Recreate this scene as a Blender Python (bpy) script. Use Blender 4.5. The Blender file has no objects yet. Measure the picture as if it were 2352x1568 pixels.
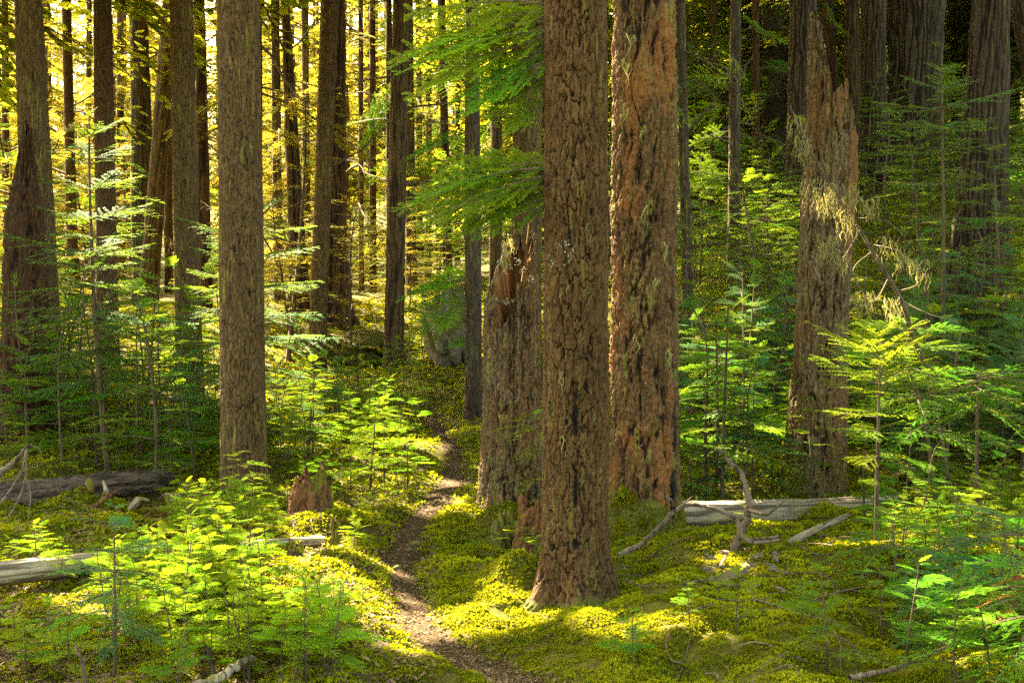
import bpy, math, random
import numpy as np
from mathutils import Vector, Matrix

random.seed(11)
rng = np.random.default_rng(11)
S = bpy.context.scene
COL = S.collection

# ------------------------------------------------------------------ camera, sky, sun, exposure
FPX, CXP, CYP = 3267.0, 1176.0, 784.0          # focal length and centre in the 2352 px wide survey of the photograph
CAM_H = 1.9
PITCH = math.atan(214.0 / FPX)
cd = bpy.data.cameras.new('camera')
cam = bpy.data.objects.new('camera', cd)
COL.objects.link(cam)
cam.location = (0, 0, CAM_H)
cam.rotation_euler = (math.pi / 2 - PITCH, 0, 0)
cd.sensor_width = 36.0
cd.lens = 36.0 * FPX / 2352.0
cd.clip_end = 2000
S.camera = cam

SUN_AZ, SUN_EL = math.radians(-37), math.radians(40)     # azimuth measured from the view axis towards the right
SUN = np.array([math.sin(SUN_AZ) * math.cos(SUN_EL), math.cos(SUN_AZ) * math.cos(SUN_EL), math.sin(SUN_EL)])
w = bpy.data.worlds.new('World')
S.world = w
w.use_nodes = True
wn = w.node_tree
bg = wn.nodes['Background']
sky = wn.nodes.new('ShaderNodeTexSky')
sky.sky_type = 'NISHITA'
sky.sun_disc = False
sky.sun_elevation = SUN_EL
sky.sun_rotation = SUN_AZ
sky.dust_density = 4.0
sky.air_density = 0.8
sky.ozone_density = 0.6
warm = wn.nodes.new('ShaderNodeMix')                       # light filtered by the surrounding forest: a little warmer than open sky
warm.data_type, warm.blend_type = 'RGBA', 'MULTIPLY'
warm.inputs[0].default_value = 1.0
warm.inputs[7].default_value = (1.0, 0.88, 0.57, 1)
wn.links.new(sky.outputs[0], warm.inputs[6])
wn.links.new(warm.outputs[2], bg.inputs[0])
bg.inputs[1].default_value = 0.10
sl = bpy.data.lights.new('sun', 'SUN')
sl.energy = 5.0
sl.angle = math.radians(0.5)
sl.color = (1.0, 0.84, 0.55)
so = bpy.data.objects.new('sun', sl)
COL.objects.link(so)
so.rotation_euler = Vector(SUN).to_track_quat('Z', 'Y').to_euler()
so.location = (-10, 20, 30)
S.view_settings.view_transform = 'Standard'
S.view_settings.look = 'None'
S.view_settings.gamma = 1.0
S.view_settings.exposure = 4.0
S.render.engine = 'CYCLES'
cy = S.cycles
cy.max_bounces = 7
cy.diffuse_bounces = 4
cy.glossy_bounces = 2
cy.transmission_bounces = 4
cy.transparent_max_bounces = 4
cy.sample_clamp_indirect = 1.2
cy.caustics_reflective = False
cy.caustics_refractive = False
cy.use_denoising = False
cy.use_adaptive_sampling = True
cy.adaptive_threshold = 0.01

# ------------------------------------------------------------------ helpers
cp, sp = math.cos(PITCH), math.sin(PITCH)


def pix(px, py, D):
    """the point at forward distance D that the photograph shows at survey pixel (px, py)"""
    a, b = (px - CXP) / FPX, (CYP - py) / FPX
    d = np.array([a, cp + b * sp, -sp + b * cp])
    return np.array([0, 0, CAM_H]) + d * (D / d[1])


def to_pix(p):
    q = np.asarray(p, float) - np.array([0, 0, CAM_H])
    f = q[..., 1] * cp - q[..., 2] * sp
    u = q[..., 1] * sp + q[..., 2] * cp
    return CXP + FPX * q[..., 0] / f, CYP - FPX * u / f


def tag(o, label=None, cat=None, group=None, kind=None):
    if label: o['label'] = label
    if cat: o['category'] = cat
    if group: o['group'] = group
    if kind: o['kind'] = kind
    return o


def mesh_data(name, V, faces, mats, attrs=None, smooth=True):
    """faces: list of (index array (n,k), material slot); V (n,3)"""
    me = bpy.data.meshes.new(name)
    V = np.asarray(V, np.float32)
    me.vertices.add(len(V))
    me.vertices.foreach_set('co', V.ravel())
    idx = np.concatenate([np.asarray(f, np.int32).ravel() for f, _ in faces])
    tot = np.concatenate([np.full(len(f), np.asarray(f).shape[1], np.int32) for f, _ in faces])
    slot = np.concatenate([np.full(len(f), s, np.int32) for f, s in faces])
    start = np.concatenate([[0], np.cumsum(tot)[:-1]]).astype(np.int32)
    me.loops.add(len(idx))
    me.loops.foreach_set('vertex_index', idx)
    me.polygons.add(len(tot))
    me.polygons.foreach_set('loop_start', start)
    me.polygons.foreach_set('material_index', slot)
    me.polygons.foreach_set('use_smooth', np.full(len(tot), smooth, bool))
    for m in mats: me.materials.append(m)
    for k, a in (attrs or {}).items():
        at = me.attributes.new(k, 'FLOAT', 'POINT')
        at.data.foreach_set('value', np.asarray(a, np.float32).ravel())
    me.update(calc_edges=True)
    return me


def link(name, me, parent=None, loc=None):
    o = bpy.data.objects.new(name, me)
    COL.objects.link(o)
    if parent is not None: o.parent = parent
    if loc is not None: o.location = loc
    return o


def empty(name, loc, label, cat, group=None, rz=0.0):
    o = bpy.data.objects.new(name, None)
    COL.objects.link(o)
    o.location = loc
    o.rotation_euler = (0, 0, rz)
    o.empty_display_size = 0.1
    return tag(o, label, cat, group)


def copy_tree(src, loc, rz, sc=1.0):
    r = src.copy()
    COL.objects.link(r)
    r.location = loc
    r.rotation_euler = (0, 0, rz)
    r.scale = (sc, sc, sc)
    for ch in src.children:
        c = ch.copy()
        COL.objects.link(c)
        c.parent = r
    return r


def smoothstep(a, b, x):
    t = np.clip((x - a) / (b - a), 0, 1)
    return t * t * (3 - 2 * t)


_tab = np.random.default_rng(5).random((256, 256))


def vnoise(u, v, pu=256, seed=0):
    """value noise, period pu in u"""
    u = np.asarray(u, float); v = np.asarray(v, float)
    iu, iv = np.floor(u).astype(int), np.floor(v).astype(int)
    fu, fv = u - iu, v - iv
    fu, fv = fu * fu * (3 - 2 * fu), fv * fv * (3 - 2 * fv)
    g = lambda a, b: _tab[(np.mod(a, pu) * 7 + seed * 31) % 256, (b * 3 + seed * 17 + np.mod(a, pu) // 37) % 256]
    return (g(iu, iv) * (1 - fu) + g(iu + 1, iv) * fu) * (1 - fv) + (g(iu, iv + 1) * (1 - fu) + g(iu + 1, iv + 1) * fu) * fv


def fbm(u, v, pu=256, seed=0, oct=4):
    t, a, n = 0.0, 1.0, 0.0
    for k in range(oct):
        t = t + a * vnoise(u * 2 ** k, v * 2 ** k, min(pu * 2 ** k, 4096), seed + k * 3)
        n += a; a *= 0.5
    return t / n


def voro(u, v, pu, seed):
    """cell noise, period pu in u: F2-F1 and the cell's random number"""
    iu, iv = np.floor(u).astype(int), np.floor(v).astype(int)
    f1 = np.full(u.shape, 9.0); f2 = np.full(u.shape, 9.0); rid = np.zeros(u.shape)
    for a in (-1, 0, 1):
        for b in (-1, 0, 1):
            cu, cv = np.mod(iu + a, pu), iv + b
            h = (cu * 73 + cv * 151 + seed * 37) % 65536
            jx = _tab[h % 256, (h // 7) % 256]; jy = _tab[(h // 3) % 256, (h * 5 + 11) % 256]
            d = np.hypot(iu + a + jx - u, iv + b + jy - v)
            r = _tab[(h * 3 + 5) % 256, (h // 11) % 256]
            near = d < f1
            f2 = np.where(near, f1, np.minimum(f2, d))
            rid = np.where(near, r, rid)
            f1 = np.where(near, d, f1)
    return f2 - f1, rid


# ------------------------------------------------------------------ materials
def new_mat(name):
    m = bpy.data.materials.new(name)
    m.use_nodes = True
    nt = m.node_tree
    return m, nt, nt.nodes['Principled BSDF']


def N(nt, t, **kw):
    n = nt.nodes.new(t)
    for k, v in kw.items(): setattr(n, k, v)
    return n


def mixc(nt, fac, a, b, mode='MIX'):
    n = N(nt, 'ShaderNodeMix', data_type='RGBA', blend_type=mode)
    for sock, val in ((n.inputs[0], fac), (n.inputs[6], a), (n.inputs[7], b)):
        if isinstance(val, (int, float)): sock.default_value = val
        elif isinstance(val, tuple): sock.default_value = (*val, 1)
        else: nt.links.new(val, sock)
    return n.outputs[2]


def ramp(nt, fac, p0, p1, c0=0.0, c1=1.0):
    n = N(nt, 'ShaderNodeMapRange', interpolation_type='SMOOTHSTEP')
    nt.links.new(fac, n.inputs[0])
    for i, v in enumerate((p0, p1, c0, c1)): n.inputs[i + 1].default_value = v
    return n.outputs[0]


def noise(nt, scale, detail=4, rough=0.6, stretch=(1, 1, 1), off=0.0):
    tc = N(nt, 'ShaderNodeTexCoord')
    mp = N(nt, 'ShaderNodeMapping')
    mp.inputs['Scale'].default_value = stretch
    mp.inputs['Location'].default_value = (off, off * 1.7, off * 0.3)
    nt.links.new(tc.outputs['Object'], mp.inputs[0])
    n = N(nt, 'ShaderNodeTexNoise')
    n.inputs['Scale'].default_value = scale
    n.inputs['Detail'].default_value = detail
    n.inputs['Roughness'].default_value = rough
    nt.links.new(mp.outputs[0], n.inputs['Vector'])
    return n.outputs['Fac']


def attr(nt, name):
    return N(nt, 'ShaderNodeAttribute', attribute_name=name).outputs['Fac']


def bump(nt, bsdf, h, strength, dist):
    b = N(nt, 'ShaderNodeBump')
    b.inputs['Strength'].default_value = strength
    b.inputs['Distance'].default_value = dist
    nt.links.new(h, b.inputs['Height'])
    nt.links.new(b.outputs[0], bsdf.inputs['Normal'])


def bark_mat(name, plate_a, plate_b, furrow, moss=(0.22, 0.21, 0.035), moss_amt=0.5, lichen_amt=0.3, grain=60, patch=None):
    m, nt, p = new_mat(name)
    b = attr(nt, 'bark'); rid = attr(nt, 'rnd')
    n1 = noise(nt, 9, 5, 0.65, (1, 1, 0.5))
    base = mixc(nt, ramp(nt, rid, 0.1, 0.9), plate_a, plate_b)
    base = mixc(nt, ramp(nt, n1, 0.35, 0.7, 0.0, 0.75), base, tuple(c * 0.62 for c in plate_a))
    fl = noise(nt, 75, 5, 0.75, (1, 1, 0.2), 21.0)
    base = mixc(nt, ramp(nt, fl, 0.42, 0.56, 0.0, 0.9), tuple(c * 0.45 for c in plate_a), base)
    fl2 = noise(nt, 150, 4, 0.75, (1, 1, 0.3), 31.0)
    base = mixc(nt, ramp(nt, fl2, 0.56, 0.68, 0.0, 0.55), base, tuple(min(1, c * 1.7) for c in plate_b))
    if patch:
        n5 = noise(nt, 3.2, 5, 0.6, (1, 1, 0.35), 4.0)
        base = mixc(nt, ramp(nt, n5, 0.53, 0.63, 0.0, 0.85), base, patch)
    col = mixc(nt, ramp(nt, b, 0.15, 0.6), furrow, base)  # furrows' own brown, with extra crack shade put into the colour
    n2 = noise(nt, 30, 5, 0.65, (1, 1, 0.11), 7.0)
    n2b = noise(nt, 3, 3, 0.6, (1, 1, 0.5), 2.0)
    mm = N(nt, 'ShaderNodeMath', operation='MULTIPLY')
    nt.links.new(ramp(nt, n2, 0.54, 0.64, 0, 1.0), mm.inputs[0])
    nt.links.new(ramp(nt, n2b, 0.36, 0.56, 0.0, moss_amt), mm.inputs[1])
    col = mixc(nt, mm.outputs[0], col, moss)
    n3 = noise(nt, 42, 4, 0.7, (1, 1, 0.6), 11.0)
    col = mixc(nt, ramp(nt, n3, 0.63, 0.70, 0, lichen_amt), col, (0.40, 0.39, 0.28))
    col = mixc(nt, attr(nt, 'scar'), col, (0.012, 0.010, 0.009))
    col = mixc(nt, attr(nt, 'wood'), col, (0.20, 0.085, 0.024))
    col = mixc(nt, attr(nt, 'mossy'), col, (0.13, 0.14, 0.012))
    nt.links.new(col, p.inputs['Base Color'])
    p.inputs['Roughness'].default_value = 0.88
    p.inputs['Specular IOR Level'].default_value = 0.25
    bump(nt, p, noise(nt, grain, 6, 0.7, (1, 1, 0.45), 3.0), 1.0, 0.02)
    return m


def leaf_mat(name, dark, light, trans, tfac=0.42, spec=0.15):
    m, nt, p = new_mat(name)
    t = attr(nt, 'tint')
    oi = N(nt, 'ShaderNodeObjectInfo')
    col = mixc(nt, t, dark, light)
    hs = N(nt, 'ShaderNodeHueSaturation')
    nt.links.new(ramp(nt, oi.outputs['Random'], 0, 1, 0.475, 0.525), hs.inputs['Hue'])
    nt.links.new(ramp(nt, oi.outputs['Random'], 0, 1, 0.75, 1.3), hs.inputs['Value'])
    nt.links.new(col, hs.inputs['Color'])
    if spec < 0.2:
        nt.nodes.remove(p)
        p = N(nt, 'ShaderNodeBsdfDiffuse')
        nt.links.new(hs.outputs[0], p.inputs[0])
    else:
        nt.links.new(hs.outputs[0], p.inputs['Base Color'])
        p.inputs['Roughness'].default_value = 0.6
        p.inputs['Specular IOR Level'].default_value = spec * 0.4
    tr = N(nt, 'ShaderNodeBsdfTranslucent')
    nt.links.new(mixc(nt, t, tuple(c * 0.7 for c in trans), trans), tr.inputs[0])
    mx = N(nt, 'ShaderNodeMixShader')
    mx.inputs[0].default_value = tfac
    nt.links.new(p.outputs[0], mx.inputs[1])
    nt.links.new(tr.outputs[0], mx.inputs[2])
    nt.links.new(mx.outputs[0], nt.nodes['Material Output'].inputs[0])
    return m


def wood_mat(name, a, b, dark, scale=20, stretch=(1, 1, 0.08), moss=None, moss_lim=(0.55, 0.65)):
    m, nt, p = new_mat(name)
    n1 = noise(nt, scale, 6, 0.7, stretch)
    n2 = noise(nt, 4, 4, 0.6, (1, 1, 0.6), 5.0)
    col = mixc(nt, ramp(nt, n2, 0.35, 0.65), a, b)
    col = mixc(nt, ramp(nt, n1, 0.52, 0.42, 0, 0.85), col, dark)
    if moss:
        col = mixc(nt, ramp(nt, noise(nt, 5, 5, 0.7, (1, 1, 0.6), 9.0), *moss_lim), col, moss)
    nt.links.new(col, p.inputs['Base Color'])
    p.inputs['Roughness'].default_value = 0.85
    p.inputs['Specular IOR Level'].default_value = 0.25
    bump(nt, p, n1, 0.7, 0.01)
    return m


M = {}
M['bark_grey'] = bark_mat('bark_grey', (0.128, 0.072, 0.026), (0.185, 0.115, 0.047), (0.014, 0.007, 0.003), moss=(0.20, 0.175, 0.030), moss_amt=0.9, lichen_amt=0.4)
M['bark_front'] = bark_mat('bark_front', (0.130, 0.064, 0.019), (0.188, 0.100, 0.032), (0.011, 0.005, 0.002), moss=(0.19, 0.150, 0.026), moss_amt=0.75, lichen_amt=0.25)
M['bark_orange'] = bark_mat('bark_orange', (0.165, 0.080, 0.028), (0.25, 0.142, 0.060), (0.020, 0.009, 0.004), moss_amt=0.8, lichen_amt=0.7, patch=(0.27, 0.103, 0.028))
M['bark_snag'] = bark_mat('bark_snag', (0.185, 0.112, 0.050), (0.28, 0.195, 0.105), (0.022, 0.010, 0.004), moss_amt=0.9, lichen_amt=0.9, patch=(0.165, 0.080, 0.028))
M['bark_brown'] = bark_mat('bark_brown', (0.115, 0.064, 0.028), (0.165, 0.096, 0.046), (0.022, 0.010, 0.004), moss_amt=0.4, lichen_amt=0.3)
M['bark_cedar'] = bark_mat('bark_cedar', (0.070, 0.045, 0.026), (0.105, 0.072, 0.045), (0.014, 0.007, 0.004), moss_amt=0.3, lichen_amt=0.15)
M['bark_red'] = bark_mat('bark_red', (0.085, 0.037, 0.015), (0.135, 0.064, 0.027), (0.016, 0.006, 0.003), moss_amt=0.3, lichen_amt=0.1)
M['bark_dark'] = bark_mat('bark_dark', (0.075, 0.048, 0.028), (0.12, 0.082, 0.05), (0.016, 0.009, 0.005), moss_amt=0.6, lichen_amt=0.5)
M['bark_far'] = wood_mat('bark_far', (0.12, 0.066, 0.03), (0.17, 0.10, 0.05), (0.04, 0.02, 0.01), 14, (1, 1, 0.12))
M['twig'] = wood_mat('twig', (0.09, 0.06, 0.035), (0.14, 0.095, 0.055), (0.04, 0.025, 0.015), 30)
M['dead_twig'] = wood_mat('dead_twig', (0.115, 0.080, 0.048), (0.19, 0.145, 0.095), (0.040, 0.025, 0.015), 30)
M['grey_wood'] = wood_mat('grey_wood', (0.34, 0.28, 0.20), (0.21, 0.155, 0.10), (0.05, 0.032, 0.02), 26, (1, 1, 0.05), (0.15, 0.135, 0.02), (0.60, 0.72))
M['pale_wood'] = wood_mat('pale_wood', (0.40, 0.33, 0.23), (0.26, 0.19, 0.115), (0.06, 0.036, 0.02), 24, (1, 1, 0.06), (0.16, 0.15, 0.02), (0.58, 0.68))
M['dark_log'] = wood_mat('dark_log', (0.10, 0.066, 0.045), (0.16, 0.11, 0.075), (0.022, 0.013, 0.009), 22, (1, 1, 0.14))
M['rot_wood'] = wood_mat('rot_wood', (0.19, 0.082, 0.028), (0.14, 0.055, 0.020), (0.05, 0.018, 0.009), 24, (1, 1, 0.14), (0.14, 0.13, 0.012), (0.52, 0.60))
M['moss_log'] = wood_mat('moss_log', (0.24, 0.17, 0.09), (0.18, 0.12, 0.06), (0.05, 0.03, 0.015), 18, (1, 1, 0.3), (0.17, 0.16, 0.015), (0.42, 0.55))
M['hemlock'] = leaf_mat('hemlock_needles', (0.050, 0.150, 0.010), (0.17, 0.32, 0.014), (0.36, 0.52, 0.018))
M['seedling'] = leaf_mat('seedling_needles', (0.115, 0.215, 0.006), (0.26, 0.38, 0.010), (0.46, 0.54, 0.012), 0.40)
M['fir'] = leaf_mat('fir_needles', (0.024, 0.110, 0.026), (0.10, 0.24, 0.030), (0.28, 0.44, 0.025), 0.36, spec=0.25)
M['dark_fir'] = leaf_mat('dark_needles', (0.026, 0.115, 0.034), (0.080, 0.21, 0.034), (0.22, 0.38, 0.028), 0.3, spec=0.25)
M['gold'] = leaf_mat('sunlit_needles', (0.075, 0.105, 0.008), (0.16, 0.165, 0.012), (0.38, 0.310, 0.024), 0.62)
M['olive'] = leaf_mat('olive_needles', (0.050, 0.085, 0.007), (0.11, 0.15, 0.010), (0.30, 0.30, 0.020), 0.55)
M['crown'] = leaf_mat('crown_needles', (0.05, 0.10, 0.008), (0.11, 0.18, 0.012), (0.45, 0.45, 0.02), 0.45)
M['dead_needles'] = leaf_mat('dead_needles', (0.30, 0.10, 0.030), (0.42, 0.17, 0.05), (0.4, 0.18, 0.05), 0.2)
M['moss'] = leaf_mat('moss_leaves', (0.085, 0.095, 0.004), (0.29, 0.27, 0.008), (0.46, 0.42, 0.012), 0.32, spec=0.15)
M['lichen'] = leaf_mat('beard_lichen', (0.24, 0.24, 0.07), (0.36, 0.34, 0.12), (0.4, 0.36, 0.12), 0.35, spec=0.1)
M['grey_lichen'] = leaf_mat('grey_lichen', (0.30, 0.30, 0.20), (0.42, 0.42, 0.30), (0.3, 0.3, 0.2), 0.15, spec=0.1)


def ground_material():
    m, nt, p = new_mat('forest_floor')
    n1 = noise(nt, 1.1, 6, 0.65)
    n2 = noise(nt, 26, 6, 0.7, (1, 1, 1), 3)
    n3 = noise(nt, 90, 5, 0.7, (1, 1, 1), 8)
    moss = mixc(nt, ramp(nt, n2, 0.35, 0.65), (0.045, 0.050, 0.003), (0.12, 0.115, 0.006))
    soil = mixc(nt, ramp(nt, n3, 0.35, 0.65), (0.030, 0.019, 0.008), (0.10, 0.062, 0.024))
    col = mixc(nt, ramp(nt, attr(nt, 'mossiness'), 0.35, 0.65), soil, moss)
    col = mixc(nt, ramp(nt, n1, 0.42, 0.62, 0, 0.35), col, soil)
    nt.links.new(col, p.inputs['Base Color'])
    p.inputs['Roughness'].default_value = 0.95
    p.inputs['Specular IOR Level'].default_value = 0.15
    bump(nt, p, n2, 0.9, 0.03)
    return m


def path_material():
    m, nt, p = new_mat('trodden_soil')
    n2 = noise(nt, 50, 6, 0.75, (1, 1, 1), 3)
    n1 = noise(nt, 4, 4, 0.6)
    col = mixc(nt, ramp(nt, n2, 0.36, 0.64), (0.030, 0.018, 0.007), (0.115, 0.070, 0.028))
    col = mixc(nt, ramp(nt, n1, 0.45, 0.65, 0, 0.5), col, (0.090, 0.050, 0.018))
    nt.links.new(col, p.inputs['Base Color'])
    p.inputs['Roughness'].default_value = 0.95
    p.inputs['Specular IOR Level'].default_value = 0.15
    bump(nt, p, n2, 1.0, 0.02)
    return m


M['ground'] = ground_material()
M['path'] = path_material()
m, nt, p = new_mat('litter')
nt.links.new(mixc(nt, attr(nt, 'tint'), (0.045, 0.025, 0.008), (0.20, 0.125, 0.045)), p.inputs['Base Color'])
p.inputs['Roughness'].default_value = 0.9
M['litter'] = m
m, nt, p = new_mat('granite')
g = N(nt, 'ShaderNodeNewGeometry'); sx = N(nt, 'ShaderNodeSeparateXYZ')
nt.links.new(g.outputs['Normal'], sx.inputs[0])
ad = N(nt, 'ShaderNodeMath', operation='ADD')
nt.links.new(sx.outputs[2], ad.inputs[0])
nt.links.new(ramp(nt, noise(nt, 2.2, 5, 0.7), 0.3, 0.7, -0.55, 0.85), ad.inputs[1])
rock = mixc(nt, ramp(nt, noise(nt, 6, 6, 0.7, (1, 1, 1), 5), 0.35, 0.65), (0.08, 0.058, 0.034), (0.21, 0.165, 0.105))
nt.links.new(mixc(nt, ramp(nt, ad.outputs[0], 0.25, 0.5), rock, (0.10, 0.105, 0.010)), p.inputs['Base Color'])
p.inputs['Roughness'].default_value = 0.9
bump(nt, p, noise(nt, 20, 6, 0.7), 0.8, 0.03)
M['rock'] = m

M['moss_rock'] = wood_mat('moss_rock', (0.13, 0.125, 0.010), (0.09, 0.09, 0.008), (0.05, 0.04, 0.012), 30, (1, 1, 1))

# ------------------------------------------------------------------ terrain
ctrl = []


def cpx(px, D, z, py=900):
    q = pix(px, py, D)
    ctrl.append((q[0], D, z))


def cpy_(px, py, D):
    q = pix(px, py, D)
    ctrl.append((q[0], D, q[2]))


for a in ((1200, 6.2, 0.0), (200, 5.8, 0.06), (2200, 6.0, 0.05), (-300, 8, 0.15), (2650, 8, 0.2), (1176, 3, 0), (100, 10, 0.08),
          (100, 14, 0.15), (300, 20, 0.4), (0, 28, 1.0), (620, 26, 0.9), (900, 30, 1.0), (1200, 30, 1.3), (1700, 12, 0.05),
          (2000, 13, 0.2), (2300, 13, 0.45), (1700, 18, 0.8), (2000, 20, 1.5), (2300, 18, 1.5), (1650, 26, 1.9), (2050, 28, 3.2),
          (2350, 28, 3.4), (1600, 40, 3.0), (2200, 40, 5.0), (0, 60, 3.0), (1176, 60, 3.5), (2352, 60, 7.0), (0, 110, 9), (1176, 110, 10),
          (2352, 110, 13), (2150, 7.2, 0.05), (640, 8, 0.02), (1600, 7.6, 0.06), (600, 15, 0.05), (760, 14, 0.05)):
    cpx(*a)
for a in ((1330, 1372, 7.7), (960, 1350, 7.9), (930, 1240, 9.2), (1000, 1150, 10.6), (1040, 1060, 12.3), (1010, 985, 14.5),
          (1480, 1238, 9.35), (1165, 1172, 10.3), (560, 1140, 10.8), (1870, 1132, 11.2), (435, 925, 16.5), (1090, 960, 15.5),
          (905, 850, 20.0), (735, 852, 20.0), (770, 745, 23.0), (1030, 825, 19.0)):
    cpy_(*a)
for a in ((-30, 0, 0.3), (30, 0, 0.5), (-35, 25, 1.2), (35, 25, 5), (0, -25, 0), (-60, 110, 9), (60, 110, 16), (-25, -25, 0), (25, -25, 0.4)):
    ctrl.append(a)
ctrl = np.array(ctrl)


def _tps(r2):
    return np.where(r2 > 1e-9, 0.5 * r2 * np.log(np.maximum(r2, 1e-9)), 0.0)


_k = _tps(((ctrl[:, None, :2] - ctrl[None, :, :2]) ** 2).sum(-1)) + np.eye(len(ctrl)) * 0.02
_P = np.c_[np.ones(len(ctrl)), ctrl[:, :2]]
_A = np.block([[_k, _P], [_P.T, np.zeros((3, 3))]])
_w = np.linalg.solve(_A, np.r_[ctrl[:, 2], 0, 0, 0])


def h_base(x, y):
    x = np.asarray(x, float); y = np.asarray(y, float)
    sh = x.shape
    xf, yf = x.ravel(), y.ravel()
    out = np.empty(len(xf))
    for i in range(0, len(xf), 20000):
        q = np.c_[xf[i:i + 20000], yf[i:i + 20000]]
        out[i:i + 20000] = _tps(((q[:, None] - ctrl[None, :, :2]) ** 2).sum(-1)) @ _w[:-3] + _w[-3] + q @ _w[-2:]
    return out.reshape(sh)


# trail centre line: survey pixel, distance, half width
TRAIL = [(1330, 1700, 5.4, .20), (1230, 1568, 6.15, .19), (1060, 1480, 6.8, .17), (965, 1420, 7.25, .16), (938, 1350, 7.9, .145), (925, 1290, 8.5, .14),
         (930, 1240, 9.15, .14), (960, 1190, 9.9, .14), (1005, 1140, 10.7, .15), (1040, 1090, 11.6, .14), (1042, 1045, 12.6, .13),
         (1025, 1008, 13.6, .12), (1000, 975, 14.9, .12), (985, 955, 16.0, .11)]
_tx = np.array([pix(a, b, c)[0] for a, b, c, _ in TRAIL]); _ty = np.array([c for _, _, c, _ in TRAIL]); _tw = np.array([d for *_, d in TRAIL])


def catmull(P, n):
    P = np.asarray(P, float)
    Q = np.vstack([2 * P[0] - P[1], P, 2 * P[-1] - P[-2]])
    out = []
    for i in range(1, len(Q) - 2):
        for t in np.linspace(0, 1, n, endpoint=False):
            a, b, c, d = Q[i - 1], Q[i], Q[i + 1], Q[i + 2]
            out.append(0.5 * (2 * b + (c - a) * t + (2 * a - 5 * b + 4 * c - d) * t * t + (3 * b - a - 3 * c + d) * t ** 3))
    out.append(Q[-2])
    return np.array(out)


TR = catmull(np.c_[_tx, _ty, _tw * 0.66], 14)


def trail_dist(x, y):
    """distance to the trail's edge: below 0 on the trail"""
    x = np.asarray(x, float); y = np.asarray(y, float)
    c = np.interp(y, TR[:, 1], TR[:, 0]); hw = np.interp(y, TR[:, 1], TR[:, 2])
    d = np.abs(x - c) * 0.85 - hw
    return np.where((y > 5.2) & (y < 16.2), d, 9.0)


MOUNDS = [(1190, 1352, 7.95, .20, .16), (1130, 1330, 8.3, .25, .08), (1600, 1300, 8.5, .35, .12), (2000, 1420, 7.0, .4, .09), (2250, 1560, 5.9, .22, .10),
          (1700, 1500, 6.5, .5, .05), (820, 1330, 8.1, .25, .08), (750, 1500, 6.4, .22, .07), (300, 1250, 8.6, .6, .10), (1160, 1220, 9.6, .22, .16),
          (720, 1240, 9.3, .35, .10), (1290, 1450, 7.0, .3, .05), (2080, 1330, 8.0, .4, .1)]
MOUNDS = [(pix(a, b, c)[0], c, r, hgt) for a, b, c, r, hgt in MOUNDS]


def ground_h(x, y):
    x = np.asarray(x, float); y = np.asarray(y, float)
    z = h_base(x, y)
    near = 1 / (1 + (np.maximum(y, 0) / 40) ** 2)
    z = z + (fbm(x * 0.9 + 40, y * 0.9 + 40, 256, 1, 4) - 0.5) * 0.16 * near
    z = z + (fbm(x * 2.6 + 90, y * 2.6 + 90, 256, 2, 3) - 0.5) * 0.24 * near * smoothstep(-0.02, 0.25, trail_dist(x, y))
    for mx, my, r, hh in MOUNDS:
        z = z + hh * np.exp(-((x - mx) ** 2 + (y - my) ** 2) / (2 * (r * 0.6) ** 2))
    z = z - 0.045 * (1 - smoothstep(-0.06, 0.12, trail_dist(x, y)))
    return z


def gpt(px, D):
    """the ground point at distance D in the photograph's column px"""
    q = pix(px, 900, D)
    for _ in range(2):
        z = float(ground_h(q[0], D))
        f = D * cp - (z - CAM_H) * sp
        q = np.array([(px - CXP) / FPX * f, D, z])
    return q


def grid_faces(nr, nc, wrap=False):
    i = np.arange(nr - 1)[:, None]; j = np.arange(nc if wrap else nc - 1)[None, :]
    j2 = (j + 1) % nc
    return np.stack([i * nc + j, i * nc + j2, (i + 1) * nc + j2, (i + 1) * nc + j], -1).reshape(-1, 4)


gx = np.sinh(np.linspace(-1, 1, 420) * 4.6); gx = gx / gx[-1] * 90
gy = np.concatenate([np.linspace(-60, 0, 14), np.linspace(0.8, 4.5, 10), np.linspace(4.6, 12, 190), 12 * np.exp(np.linspace(0.006, 2.75, 190))])
GX, GY = np.meshgrid(gx, gy)
GZ = ground_h(GX, GY)
mossy = np.clip(fbm(GX * 1.3 + 20, GY * 1.3 + 20, 256, 6, 4) + np.where(GX > 0.2, 0.22, 0.06) + np.where(GY > 9, 0.12, 0), 0, 1)
mossy *= smoothstep(-0.06, 0.02, trail_dist(GX, GY))
tag(link('ground', mesh_data('ground', np.stack([GX, GY, GZ], -1).reshape(-1, 3), [(grid_faces(len(gy), len(gx)), 0)], [M['ground']], {'mossiness': mossy})), kind='structure')

# the trodden path: its own sheet a little above the trough in the ground
tv, rows = [], catmull(TR, 4)
dr = np.gradient(rows[:, :2], axis=0); dr /= np.linalg.norm(dr, axis=1)[:, None]
nacc = 15
for k, (c, t) in enumerate(zip(rows, dr)):
    for s in np.linspace(-1, 1, nacc):
        wob = 1 + 0.35 * (vnoise(k * 0.13, 3.0 if s > 0 else 9.0) - 0.5)
        x, y = c[0] + t[1] * s * c[2] * wob * 1.2, c[1] - t[0] * s * c[2] * wob * 1.2
        tv.append((x, y, 0))
tv = np.array(tv)
tv[:, 2] = ground_h(tv[:, 0], tv[:, 1]) + np.tile(0.014 - 0.026 * np.abs(np.linspace(-1, 1, nacc)) ** 4, len(rows)) + (fbm(tv[:, 0] * 14 + 50, tv[:, 1] * 14 + 50, 256, 4, 3) - 0.5) * 0.016
tag(link('path', mesh_data('path', tv, [(grid_faces(len(rows), nacc), 0)], [M['path']])), kind='structure')


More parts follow.
